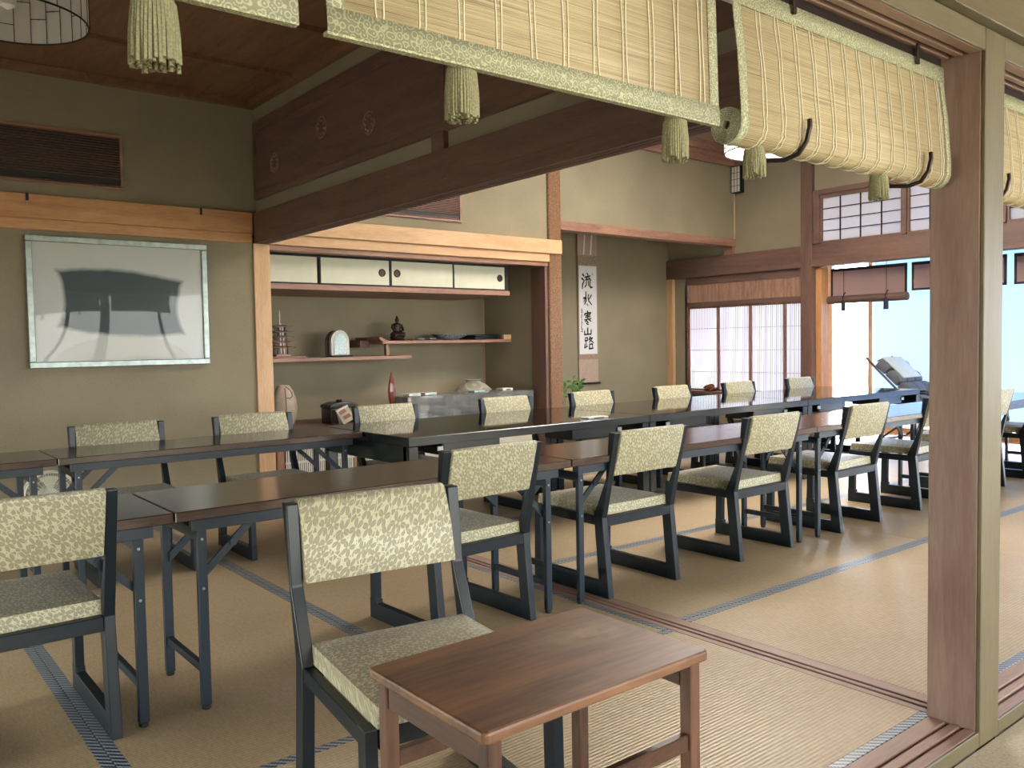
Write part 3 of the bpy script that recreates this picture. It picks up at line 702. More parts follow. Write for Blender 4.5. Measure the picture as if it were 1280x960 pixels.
for (x, zt, zb, r, l) in ((.318, 1.468, 1.398, .027, 'widest green tassel, under the top left blind corner'), (.768, 1.474, 1.403, .024, 'green tassel under the large flat blind, before the dark transom panel'),
                          (1.262, 1.47, 1.401, .023, 'green tassel near the right end of the large flat blind'), (1.512, 1.450, 1.398, .021, 'green tassel under the left end of the rolled blind'), (2.02, 1.450, 1.400, .021, 'green tassel under the right end of the rolled blind, before the transom window')):
    tassel(x, 1.068, zt, zb, r, l)

# ================================================================ LANTERNS
def lantern(c, R_, h, label, zc):
    e = empty('paper_lantern', c, label, 'ceiling lamp', 'paper drum lanterns')
    t = MB(); n = 56
    t.lathe([(R_, 0), (R_, h)], n=n, cap=False).build('paper_shade', 'lamp_paper', e, smooth=True)
    m = MB()
    for k in range(n//2):
        a = 2*math.pi*k/(n//2); ca, sa = math.cos(a), math.sin(a); dr = .003
        m.tube([(ca*(R_+dr), sa*(R_+dr), 0), (ca*(R_+dr), sa*(R_+dr), h)], .0017, 4); m.tube([(ca*(R_-dr), sa*(R_-dr), 0), (ca*(R_-dr), sa*(R_-dr), h)], .0017, 4)
        a2 = a+2*math.pi/(n//2); z = h*random.choice((.15, .3, .42, .55, .7, .85))
        for q in (R_-dr, R_+dr): m.tube([(ca*q, sa*q, z), (math.cos(a2)*q, math.sin(a2)*q, z)], .0017, 4)
    for z in (0, h):
        m.tube([(R_*math.cos(2*math.pi*k/n), R_*math.sin(2*math.pi*k/n), z) for k in range(n+1)], .004, 5)
    m.build('lattice', 'black_paint', e)
    m = MB()
    for k in range(3): a = 2*math.pi*k/3; m.tube([(0, 0, h-.01), (R_*math.cos(a), R_*math.sin(a), h-.01)], .004, 5)
    m.tube([(0, 0, h), (0, 0, zc-c.z)], .006, 8).lathe([(.05, zc-c.z-.03), (.05, zc-c.z)], n=20)
    m.lathe([(.018, h-.01), (.022, h-.05), (.015, h-.09)], n=16)
    m.build('bracket', 'black_paint', e)
    m = MB().lathe([(.004, .04), (.03, .055), (.034, .08), (.02, h-.09)], n=18); m.build('bulb', 'white', e, smooth=True)
lantern(at_depth(10, 24, 3.5), .30, .26, 'round paper lantern with black lattice, cut by the top left photo corner', CL)
LR = at_depth(960, 190, 6.0)
lantern(LR, .30, .26, 'round paper lantern in the right room, partly behind the rolled blind', CR)
area('lantern_uplight', LR+Vector((0, 0, .18)), (math.pi, 0, 0), .36, .36, 370, (.78, .88, 1.02))
e = empty('wall_lantern', (XF-.001, 5.79, 2.69), 'small square paper lantern in the upper far corner', 'wall lamp')
MB().box(-.07, 0, -.06, .055, 0, .28).build('paper_shade', 'white', e)
m = MB()
for k in range(4): m.box(-.074, .0, -.062+.0385*k-.002, -.062+.0385*k+.002, -.002, .282)
for k in range(5): m.box(-.074, 0, -.063, .058, .07*k-.002, .07*k+.002)
m.build('lattice', 'black_paint', e)

# ================================================================ BACK WALL THINGS
# picture
e = empty('framed_picture', (1.478, YB-.012, 1.362), 'large silver framed picture under acrylic on the left back wall', 'picture', rz=0)
a, b = .545, .405
m = MB()
for q in ((-a, a, b-.038, b), (-a, a, -b, -b+.038)): m.box(q[0], q[1], -.03, .006, q[2], q[3], .004)
for q in ((-a, -a+.038), (a-.038, a)): m.box(q[0], q[1], -.0295, .0055, -b+.0385, b-.0385, .004)
m.build('picture_frame', 'silver', e)
def reflection_art():
    t = NT('painted_reflection'); tc = t.n('ShaderNodeTexCoord'); sp = t.n('ShaderNodeSeparateXYZ'); t.l(tc.outputs['Object'], sp.inputs[0])
    X, Z = sp.outputs[0], sp.outputs[2]
    # barrel sided dark block, imitating the room's reflection in the glass: |x| < .40 - bow, |z| < .22 + bow
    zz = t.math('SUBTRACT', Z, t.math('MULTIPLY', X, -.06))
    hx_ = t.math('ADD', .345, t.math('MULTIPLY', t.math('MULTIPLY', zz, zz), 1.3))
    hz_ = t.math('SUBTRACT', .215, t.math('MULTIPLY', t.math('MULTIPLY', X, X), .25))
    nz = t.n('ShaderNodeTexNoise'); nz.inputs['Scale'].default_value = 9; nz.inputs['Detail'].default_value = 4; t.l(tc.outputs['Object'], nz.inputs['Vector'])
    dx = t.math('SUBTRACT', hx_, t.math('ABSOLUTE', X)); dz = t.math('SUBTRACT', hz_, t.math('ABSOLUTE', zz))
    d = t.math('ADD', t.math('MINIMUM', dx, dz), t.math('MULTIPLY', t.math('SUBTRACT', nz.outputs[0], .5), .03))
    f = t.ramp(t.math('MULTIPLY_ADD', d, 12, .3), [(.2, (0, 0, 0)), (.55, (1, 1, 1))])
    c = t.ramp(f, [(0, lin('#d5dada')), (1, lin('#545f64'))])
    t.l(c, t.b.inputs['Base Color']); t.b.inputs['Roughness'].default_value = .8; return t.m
M['reflection_art'] = reflection_art()
MB().box(-a+.038, a-.038, -.012, -.004, -b+.038, b-.038).build('painted_reflection', 'reflection_art', e)
def bulge():
    t = NT('acrylic_sheet'); tr = t.n('ShaderNodeBsdfTransparent'); g = t.n('ShaderNodeBsdfGlossy'); g.inputs['Roughness'].default_value = 0
    fr = t.n('ShaderNodeFresnel'); fr.inputs[0].default_value = 1.6; mx = t.n('ShaderNodeMixShader')
    t.l(t.math('MULTIPLY', fr.outputs[0], .5), mx.inputs[0]); t.l(tr.outputs[0], mx.inputs[1]); t.l(g.outputs[0], mx.inputs[2]); t.l(mx.outputs[0], t.out.inputs[0]); return t.m
M['sheet'] = bulge()
t = bmesh.new(); nx, nz_ = 30, 22; vs = []
for i in range(nx+1):
    for j in range(nz_+1):
        u, v = i/nx*2-1, j/nz_*2-1
        vs.append(t.verts.new((u*(a-.0385), -.016-.010*(1-u*u)*(1-v*v), v*(b-.0385))))
for i in range(nx):
    for j in range(nz_): t.faces.new((vs[i*(nz_+1)+j], vs[(i+1)*(nz_+1)+j], vs[(i+1)*(nz_+1)+j+1], vs[i*(nz_+1)+j+1]))
m = MB(); m.add(t); m.build('acrylic_sheet', 'sheet', e, smooth=True)
for x, l in ((.955, 'left'), (1.99, 'right')):
    k = empty('picture_hook', (x, YB-.046, 1.985), 'small black picture hook above the %s end of the framed picture, on the rail' % l, 'hook', 'picture rail hooks')
    MB().box(-.008, .008, -.008, 0, -.018, .022, .003).box(-.006, .006, -.006, .008, .022, .027).build('clip', 'black_paint', k)
    MB().tube([(0, -.004, -.01), (0, .012, 1.755-1.985+.01)], .001, 4).build('wire', 'screw', k)
def vent(x0, x1, z0, z1, label):
    e = empty('air_vent', ((x0+x1)/2, YB-.001, (z0+z1)/2), label, 'vent', 'wooden louvred air vents'); w, h = (x1-x0)/2, (z1-z0)/2
    m = MB().box(-w, w, -.014, 0, h-.018, h, .002).box(-w, w, -.014, 0, -h, -h+.018, .002).box(-w, -w+.018, -.0135, 0, -h+.018, h-.018, .002).box(w-.018, w, -.0135, 0, -h+.018, h-.018, .002)
    m.build('vent_frame', 'railX', e)
    MB().box(-w+.018, w-.018, -.002, 0, -h+.018, h-.018).build('dark_backing', 'black_paint', e)
    m = MB(); n = 20
    for k in range(n):
        z = -h+.026+(2*h-.05)*k/(n-1)
        if k in (1, 2): continue
        m.prism([(-.012, z-.003), (-.004, z+.003), (-.004, z+.0045), (-.012, z-.0015)], 'X', -w+.018, w-.018)
    m.build('louvres', 'railX', e)
vent(-.15, 1.515, 2.085, 2.435, 'large dark louvred air vent high on the left back wall')
vent(2.75, 4.18, 2.085, 2.40, 'louvred air vent over the shelf alcove, mostly behind the dark beam')

# shelf alcove: cabinets and shelves
def over_door(x0, x1, y, label, pull=None):
    e = empty('sliding_cabinet_door', ((x0+x1)/2, y, 1.648), label, 'cabinet door', 'small cream sliding doors of the upper cabinet')
    w = (x1-x0)/2
    MB().box(-w, w, -.002, .002+.006, -.108, .108).build('black_rim', 'black_paint', e)
    MB().box(-w+.012, w-.012, -.0055, -.0022, -.098, .098).build('paper_panel', 'fusuma', e)
    if pull is not None:
        q = pull-(x0+x1)/2
        m = MB(); m.add(ring(.026, .006), Matrix.Translation((q, -.006, 0)) @ Matrix.Rotation(H, 4, 'X')); m.add(cyl(.022, .002, 20), Matrix.Translation((q, -.0066, 0)) @ Matrix.Rotation(H, 4, 'X'))
        m.build('pull', 'dkmetal', e, smooth=True)
def ring(R_, r, n=24, k=8):
    t = bmesh.new(); v = [[t.verts.new(((R_+r*math.cos(2*math.pi*j/k))*math.cos(2*math.pi*i/n), (R_+r*math.cos(2*math.pi*j/k))*math.sin(2*math.pi*i/n), r*math.sin(2*math.pi*j/k))) for j in range(k)] for i in range(n)]
    for i in range(n):
        for j in range(k): t.faces.new((v[i][j], v[(i+1) % n][j], v[(i+1) % n][(j+1) % k], v[i][(j+1) % k]))
    return t
yd = 5.99
over_door(2.482, 2.93, yd+.012, 'leftmost cream sliding door of the upper cabinet, beside the pale post')
over_door(2.935, 3.555, yd, 'second cream sliding door, round pull at its right end', 3.48)
over_door(3.56, 4.18, yd, 'third cream sliding door, round pull at its left end', 3.62)
over_door(4.185, 4.755, yd+.012, 'rightmost cream sliding door of the upper cabinet, darker, pull at its right end', 4.69)
e = empty('upper_cabinet', (3.62, 6.2, 1.53), 'built-in cabinet body above the alcove shelves, brown bottom board', 'cabinet')
MB().box(-1.138, 1.165, -.225, .615, -.036, .006, .002).build('bottom_board', 'railX', e)
MB().box(-1.138, 1.165, -.222, -.19, .231, .2315).box(-1.138, 1.165, .02, .615, .007, .23).box(1.14, 1.165, -.20, .02, .007, .23).build('carcass', 'black_paint', e)
e = empty('staggered_shelf', (3.4, 6.55, .95), 'staggered wooden alcove shelf with a lower left board and an upper right board', 'shelf')
def sh(nm, mt, *b): MB().box(b[0]-3.4, b[1]-3.4, b[2]-6.55, b[3]-6.55, b[4]-.95, b[5]-.95, .002).build(nm, mt, e)
sh('lower_board', 'railX', 2.481, 3.99, 6.38, 6.815, .945, .975)
sh('upper_board', 'railX', 3.70, 5.118, 6.38, 6.815, 1.078, 1.105)
sh('rear_ledge', 'darkX', 3.60, 3.70, 6.60, 6.814, 1.05, 1.112)
sh('strut', 'railZ', 3.745, 3.775, 6.40, 6.44, .9755, 1.0775)
MB().prism([(3.685-3.4, .155), (3.70-3.4, .155+.0), (3.745-3.4, .156), (3.70-3.4, .185), (3.672-3.4, .190), (3.668-3.4, .178)], 'Y', -.168, .26, .003).build('raised_edge', 'railX', e)
sh('end_block', 'hinokiX', 5.03, 5.118, 6.381, 6.42, 1.1055, 1.15)
# low cabinet under alcove
e = empty('low_cabinet', (3.8, 6.35, 0), 'low built-in cabinet with a red brown top board and cream doors behind the tables', 'cabinet')
MB().box(2.481-3.8, 5.118-3.8, -.42, .465, .405, .438, .002).build('top_board', 'darkX', e)
MB().box(3.22-3.8, 5.118-3.8, -.34, .46, -.05, .404).build('carcass', 'black_paint', e)
for i in range(3): MB().box(3.235-3.8+.62*i, 3.235-3.8+.62*i+.605, -.352, -.3405, .03, .38, .003).build('paper_door', 'fusuma', e)
MB().box(3.22-3.8, 5.118-3.8, -.353, -.34, -.05, .026).box(3.22-3.8, 5.118-3.8, -.353, -.34, .384, .404).build('cabinet_rail', 'railX', e)
# floor standing air conditioner with grille
e = empty('floor_air_conditioner', (2.87, 6.06, 0), 'white slatted air conditioner grille under the alcove board, beside the pale post', 'air conditioner')
MB().box(-.33, .33, -.10, .10, -.054, .395, .004).build('casing', 'slat_case', e) if 'slat_case' in M else MB().box(-.33, .33, -.10, .10, -.054, .395, .004).build('casing', 'railZ', e)
MB().box(-.27, .30, -.104, -.1005, .02, .375).build('dark_backing', 'black_paint', e)
m = MB(); x = -.265
while x < .295: m.box(x, x+.009, -.112, -.1045, .02, .375); x += .0165
m.box(-.27, .30, -.114, -.1045, .19, .205); m.build('slats', 'white', e)

# pagoda
e = empty('pagoda_model', (2.825, 6.50, .9765), 'brown five storey wooden pagoda model with a white spire on the lower shelf', 'pagoda')
MB().box(-.14, .19, -.09, .09, 0, .010, .002).build('base_plate', 'railX', e)
MB().box(-.062, .062, -.062, .062, .0105, .032, .002).build('plinth', 'railX', e)
z = .033
for k in range(5):
    w = .040-.003*k; rw = .098-.006*k; hh = .046 if k == 0 else .024
    m = MB()
    for i in range(4):
        for j in (-1, 1):
            q = -w+2*w*i/3; m.box(q-.004, q+.004, j*w-.004, j*w+.004, z, z+hh); m.box(j*w-.004, j*w+.004, q-.004, q+.004, z, z+hh)
    m.build('columns', 'white', e)
    MB().box(-w+.007, w-.007, -w+.007, w-.007, z, z+hh).build('storey', 'railX', e)
    t = bmesh.new(); vb = []; zz = z+hh
    N = 5; rows = [(rw, .0), (rw, .004), (rw*.72, .008), (w*.8, .020)]
    grid = []
    for (q, dz) in rows:
        rng = []
        for side in range(4):
            for i in range(N):
                u = -1+2*i/N; x, y = ((u, -1), (1, u), (-u, 1), (-1, -u))[side]
                lift = .010*abs(u)**4*(q/rw)**4
                rng.append(t.verts.new((x*q, y*q, zz+dz+lift)))
        grid.append(rng)
    for r0, r1 in zip(grid, grid[1:]):
        for i in range(len(r0)): t.faces.new((r0[i], r0[(i+1) % len(r0)], r1[(i+1) % len(r0)], r1[i]))
    t.faces.new(grid[0][::-1]); t.faces.new(grid[-1]); m = MB(); m.add(t); m.build('roof', 'railX', e)
    z = zz+.018
MB().lathe([(.014, z), (.012, z+.012), (.005, z+.014), (.005, z+.07), (.007, z+.075), (.0035, z+.11), (.001, z+.122)], n=12).build('spire', 'white', e, smooth=True)
# arched plate on stand (framed shell picture)
def arch(w, h, n=14): return [(-w, 0), (w, 0)] + [(w*math.cos(a)*(1-.0), h-w*1.15+w*1.15*math.sin(a)) for a in [math.pi*k/n for k in range(0, n+1)]]
e = empty('arched_frame', (3.36, 6.52, .9765), 'small white arched frame with a pale blue picture on the lower shelf', 'frame ornament')
MB().box(-.10, .10, -.05, .06, 0, .010, .002).build('stand', 'black_paint', e)
MB().prism([(x, z+.0105) for x, z in arch(.086, .215)], 'Y', -.02, .03, .006).build('white_arch', 'white', e, smooth=True)
M['shell'] = plain('pale_blue_glaze', '#b9d2d6', .25, noise=.25, nscale=45)
MB().prism([(x, z+.018) for x, z in arch(.060, .180)], 'Y', -.026, -.0202, .002).build('picture', 'shell', e)
MB().prism([(x-.022, z+.012) for x, z in arch(.086, .21)], 'Y', .031, .05, .004).build('easel_back', 'dkmetal', e)
# Buddha
e = empty('seated_figurine', (3.955, 6.56, 1.1055), 'small dark bronze seated Buddha figurine on the upper shelf', 'figurine')
M['bronze'] = plain('aged_bronze', '#3b2b24', .45, metal=.4)
MB().lathe([(.07, 0), (.075, .008), (.06, .016), (.07, .030), (.072, .038), (.05, .042)], n=24, sy=.8).build('lotus_base', 'bronze', e, smooth=True)
m = MB()
m.lathe([(.062, .042), (.070, .052), (.062, .068), (.040, .082), (.034, .10), (.042, .125), (.045, .14), (.035, .153), (.015, .160), (.013, .168)], n=24, sy=.72)
for s in (-1, 1):
    m.tube([(s*.040, 0, .143), (s*.054, -.004, .118), (s*.048, -.022, .09), (s*.012, -.042, .080)], [.013, .012, .010, .008], 10)
    m.tube([(s*.02, -.005, .058), (s*.062, -.022, .054), (s*.045, -.044, .052), (-s*.02, -.05, .052)], [.018, .019, .015, .010], 10)
m.build('body', 'bronze', e, smooth=True)
m = MB(); m.add(ball(.0215, 16), Matrix.Translation((0, -.003, .184)) @ Matrix.Diagonal((.85, .92, 1.15, 1))); m.add(ball(.011, 10), Matrix.Translation((0, 0, .211)))
for s in (-1, 1): m.add(ball(.005, 8), Matrix.Translation((s*.019, 0, .180)) @ Matrix.Diagonal((.5, .8, 2.0, 1)))
m.add(ball(.003, 8), Matrix.Translation((0, -.023, .183)) @ Matrix.Diagonal((.8, 1, 1.6, 1))); m.build('head', 'bronze', e, smooth=True)
t = empty('brass_dish', (4.03, 6.45, 1.1055), 'small golden dish beside the figurine on the upper shelf', 'dish')
M['brass'] = plain('worn_brass', '#b98b55', .3, metal=.7)
MB().lathe([(.014, 0), (.030, .005), (.038, .014), (.036, .014), (.026, .008), (.002, .005)], n=24).build('bowl', 'brass', t, smooth=True)
for i, (x, dx, l) in enumerate(((4.13, .045, 'small pale stone beside the golden dish on the upper shelf'), (4.25, .055, 'flat pale stone between the golden dish and the scalloped plate'))):
    t = empty('scholar_stone', (x, 6.46, 1.1055), l, 'stone')
    tt = bmesh.new(); bmesh.ops.create_icosphere(tt, subdivisions=3, radius=1)
    for v in tt.verts: v.co = Vector((v.co.x*dx, v.co.y*.03, max(0, .012+v.co.z*.012)))*(1+.12*math.sin(v.co.x*9+v.co.y*7+i))
    for v in tt.verts: v.co.z = max(0, v.co.z)
    m = MB(); m.add(tt); m.build('stone', 'silver', t, smooth=True)
# scalloped plate
e = empty('scalloped_plate', (4.54, 6.58, 1.1055), 'large scalloped blue and white plate on the upper shelf', 'plate')
M['porcelain'] = brocade('blue_white_porcelain', '#5d7486', '#c8d0d2', 40)
tt = bmesh.new(); rings = []; n = 64
for r0, z0 in ((.06, 0), (.07, .004), (.13, .018), (.185, .040), (.21, .052), (.207, .055), (.18, .044), (.12, .022), (.02, .010)):
    rings.append([tt.verts.new(((r0+(.006*math.sin(16*2*math.pi*k/n) if r0 > .15 else 0))*math.cos(2*math.pi*k/n), (r0+(.006*math.sin(16*2*math.pi*k/n) if r0 > .15 else 0))*math.sin(2*math.pi*k/n)*.8, z0+(.004*math.sin(16*2*math.pi*k/n) if r0 > .2 else 0))) for k in range(n)])
for a_, b_2 in zip(rings, rings[1:]):
    for k in range(n): tt.faces.new((a_[k], a_[(k+1) % n], b_2[(k+1) % n], b_2[k]))
tt.faces.new(rings[0][::-1]); tt.faces.new(rings[-1]); bmesh.ops.recalc_face_normals(tt, faces=tt.faces[:]); m = MB(); m.add(tt); m.build('plate_body', 'porcelain', e, smooth=True).scale = (.86, .86, 1)
e = empty('document_box', (4.88, 6.58, 1.1055), 'low black box at the right end of the upper shelf', 'box')
MB().box(-.14, .14, -.13, .14, 0, .030, .003).build('box_body', 'black_edge', e)
MB().box(-.144, .144, -.134, .144, .0305, .048, .004).build('lid', 'black_edge', e)
# egg vase
e = empty('tall_vase', (2.79, 6.38, .4385), 'tall beige egg shaped vase with red brown lines, beside the pale post', 'vase')
M['vase'] = plain('beige_stoneware', '#9f9384', .5, noise=.12, nscale=18)
MB().lathe([(.05, 0), (.075, .01), (.098, .07), (.107, .14), (.098, .21), (.075, .275), (.048, .318), (.040, .324), (.036, .318), (.04, .30)], n=32, sy=.8).build('vase_body', 'vase', e, smooth=True)
M['redline'] = plain('iron_red_glaze', '#6e3a28', .45)
def vr(z): 
    P = [(.05, 0), (.075, .01), (.098, .07), (.107, .14), (.098, .21), (.075, .275), (.048, .318)]
    for (r0, z0), (r1, z1) in zip(P, P[1:]):
        if z0 <= z <= z1: return r0+(r1-r0)*(z-z0)/(z1-z0)
    return .05
m = MB(); th = math.radians(-100)
m.tube([(vr(z)*math.cos(th)*1.01, vr(z)*.8*math.sin(th)*1.01, z) for z in [.02+.02*k for k in range(15)]], .0035, 6)
m.tube([(vr(z)*math.cos(t_)*1.01, vr(z)*.8*math.sin(t_)*1.01, z) for z, t_ in [(.315, math.radians(-95)), (.29, math.radians(-70)), (.262, math.radians(-58)), (.235, math.radians(-62)), (.222, math.radians(-78)), (.224, math.radians(-95))]], .0035, 6)
m.build('painted_lines', 'redline', e, smooth=True)
# black box with knob
e = empty('lacquer_box', (3.24, 6.32, .4385), 'black lacquer box with knobbed lid and ribbed side, on the low cabinet', 'box')
M['lacq'] = plain('black_brown_lacquer', '#1a1414', .3)
M['lacq2'] = plain('dark_red_lacquer', '#4b2f2c', .4)
MB().box(-.12, .12, -.09, .09, 0, .125, .012).build('box_body', 'lacq', e, smooth=True)
MB().prism([(-.125, .126), (.125, .126), (.12, .150), (.05, .168), (-.05, .168), (-.12, .150)], 'Y', -.094, .094, .004).build('lid', 'lacq', e)
m = MB()
for k in range(12): m.box(-.05+.0135*k, -.05+.0135*k+.007, -.0985, -.0945, .130, .148)
m.build('ribs', 'lacq2', e)
MB().lathe([(.03, .1685), (.022, .176), (.026, .186), (.006, .190)], n=16).build('knob', 'lacq', e, smooth=True)
# leaning card
e = empty('desk_calendar', (3.20, 6.07, .4385), 'small tilted card with brown and white faces leaning beside the lacquer box', 'card')
c = MB().box(-.055, .055, -.0015, .0015, 0, .13).build('printed_card', 'vase', e); c.rotation_euler = (math.radians(-18), math.radians(-24), 0); c.location = (0, 0, .024)
c2 = MB().box(-.055, .055, -.0012, .0012, 0, .13).build('white_back', 'white', e); c2.rotation_euler = (math.radians(22), math.radians(-24), 0); c2.location = (.0, .075, .024)
m = MB().box(-.04, .02, -.0026, -.0016, .08, .11).box(-.03, .035, -.0026, -.0016, .03, .06); g = m.build('printed_blocks', 'redline', c)
# lozenge sculpture
e = empty('spindle_sculpture', (3.625, 6.12, .4385), 'red brown spindle shaped ornament pointing up behind a chair back', 'ornament')
MB().lathe([(.035, 0), (.035, .012), (.008, .016), (.008, .06)], n=16).build('stand', 'lacq', e, smooth=True)
M['redwood'] = plain('polished_red_wood', '#6b3423', .22, noise=.2, nscale=20, coat=.5)
MB().lathe([(.002, .0605), (.018, .11), (.034, .19), (.038, .24), (.030, .31), (.014, .37), (.001, .41)], n=8, sy=.6).build('spindle', 'redwood', e)
# display case
e = empty('display_case', (4.37, 6.12, .4385), 'long clear acrylic display case with small pale things inside, on the low cabinet', 'display case')
m = MB(); w_, d_2, h_ = .68, .14, .19
m.box(-w_, w_, -d_2, -d_2+.004, 0, h_).box(-w_, w_, d_2-.004, d_2, 0, h_).box(-w_, -w_+.004, -d_2+.004, d_2-.004, 0, h_).box(w_-.004, w_, -d_2+.004, d_2-.004, 0, h_).box(-w_, w_, -d_2, d_2, h_+.0005, h_+.0045)
for q in (-.30, .02, .08, .2, .34): m.box(q, q+.003, -d_2+.005, d_2-.005, .002, h_-.001)
m.build('clear_panels', 'acrylic', e)
goods = [(-.56, .06, .05, 'white'), (-.44, .05, .03, 'fusuma'), (-.22, .05, .06, 'vase'), (-.12, .04, .05, 'white'), (.045, .018, .10, 'shell'), (.14, .045, .07, 'shell'), (.27, .04, .09, 'white'), (.45, .05, .06, 'vase'), (.57, .04, .08, 'fusuma')]
for i, (x, w2, h2, mt) in enumerate(goods):
    names = ['a pale folded cloth', 'a cream card', 'a tan box', 'a white card', 'a slim blue box', 'a pale blue box', 'a white carton', 'a tan carton', 'a cream carton']
    t = empty('packet', (4.372+x, 6.12, .4395), names[i] + ' inside the clear display case, ' + ('left part' if x < -.2 else 'middle part' if x < .2 else 'right part'), 'packet')
    MB().box(-w2, w2, -.05, .05, 0, h2, .003).build('packet_body', mt, t)
for i, (x, l) in enumerate(((3.82, 'white tissue pack at the left end on top of the display case'), (3.98, 'small white carton on top of the display case, left part'), (4.50, 'pale blue flat carton on top of the display case'), (4.82, 'small white and red carton at the right end on top of the display case'))):
    t = empty('small_carton', (x, 6.12, .4385+.1955), l, 'carton')
    MB().box(-.06, .06, -.05, .05, 0, .022 if i != 2 else .016, .003).build('carton_body', ('white', 'white', 'shell', 'white')[i], t)
    MB().box(-.02, .03, -.0512, -.0504, .004, .014).build('printed_band', 'redline' if i == 3 else 'shell', t)
# big jar
e = empty('wide_jar', (4.76, 6.52, .4385), 'wide shouldered grey stoneware jar behind the display case', 'jar')
M['jar'] = brocade('grey_stoneware', '#8c8b80', '#a9a79b', 6)
MB().lathe([(.09, 0), (.15, .02), (.20, .09), (.21, .14), (.18, .20), (.12, .245), (.075, .262), (.070, .275), (.088, .288), (.082, .290), (.06, .272)], n=40, sy=.8).build('jar_body', 'jar', e, smooth=True)
# electric fan
e = empty('electric_fan', (.93, 5.35, 0), 'round white electric fan on the floor behind the left brown tables', 'fan')
MB().lathe([(.13, 0), (.13, .02), (.04, .035), (.02, .045)], n=32).build('base', 'white', e, smooth=True)
MB().tube([(0, 0, .04), (0, .06, .20)], .012, 12).build('pole', 'white', e, smooth=True)
hd = empty('fan_head', (0, 0, .25)); hd.parent = e; hd.scale = (.78, .78, .78)
m = MB()
for R2, y in ((.17, -.05), (.17, .03), (.165, -.01)): m.add(ring(R2, .006, 40, 6), Matrix.Translation((0, y, 0)) @ Matrix.Rotation(H, 4, 'X'))
for R2 in (.05, .09, .13): m.add(ring(R2, .0022, 32, 5), Matrix.Translation((0, -.062, 0)) @ Matrix.Rotation(H, 4, 'X'))
for k in range(28):
    a_ = 2*math.pi*k/28; m.tube([(.03*math.cos(a_), -.066, .03*math.sin(a_)), (.12*math.cos(a_), -.062, .12*math.sin(a_)), (.168*math.cos(a_), -.05, .168*math.sin(a_)), (.168*math.cos(a_), .03, .168*math.sin(a_)), (.03*math.cos(a_), .06, .03*math.sin(a_))], .0014, 4)
g = m.build('guard', 'white', hd, smooth=True)
m = MB()
for k in range(4):
    a_ = math.pi/2*k; c_, s_ = math.cos(a_), math.sin(a_); pts = []
    tt = bmesh.new(); vv = []
    for i in range(7):
        for j in range(5):
            r2 = .03+.11*i/6; b3 = a_+(j/4-.5)*(.5+.5*i/6); vv.append(tt.verts.new((r2*math.cos(b3), -.01+.02*(j/4-.5), r2*math.sin(b3))))
    for i in range(6):
        for j in range(4): tt.faces.new((vv[i*5+j], vv[(i+1)*5+j], vv[(i+1)*5+j+1], vv[i*5+j+1]))
    m.add(tt)
m.build('blades', 'fusuma', hd, solid=.003)
MB().add(cyl(.05, .10, 24), Matrix.Translation((0, .05, 0)) @ Matrix.Rotation(H, 4, 'X')).build('motor', 'white', hd, smooth=True)

# ================================================================ TOKONOMA
e = empty('hanging_scroll', (6.555, YA-.02, 0), 'narrow hanging scroll with five large brush characters in the tokonoma', 'scroll')
M['silk'] = plain('pinkish_mount_silk', '#a8958a', .7, noise=.1, nscale=60)
M['silk2'] = plain('patterned_mount_silk', '#8f7d70', .7, noise=.35, nscale=90)
M['scroll'] = plain('scroll_paper', '#dfe2e8', .85); M['ink'] = plain('sumi_ink', '#16181d', .7)
zt_, zb_ = 2.33, .61
MB().box(-.155, .140, -.004, 0, zb_, zt_).build('mount', 'silk', e)
for z0, z1 in ((1.91, 2.02), (.875, .93)): MB().box(-.155, .140, -.0052, -.0042, z0, z1).build('patterned_band', 'silk2', e)
MB().box(-.140, .125, -.0056, -.0042, .935, 1.905).build('calligraphy_paper', 'scroll', e)
MB().add(cyl(.011, .35, 14), Matrix.Translation((-.008, -.004, zb_)) @ Matrix.Rotation(H, 4, 'Y')).build('roller', 'black_paint', e, smooth=True)
m = MB()
for x in (-.075, .03): m.prism([(x, 2.03), (x+.018, 2.03), (x+.045, 2.33), (x+.028, 2.33)], 'Y', -.0060, -.0044)
m.build('white_strip', 'white', e)
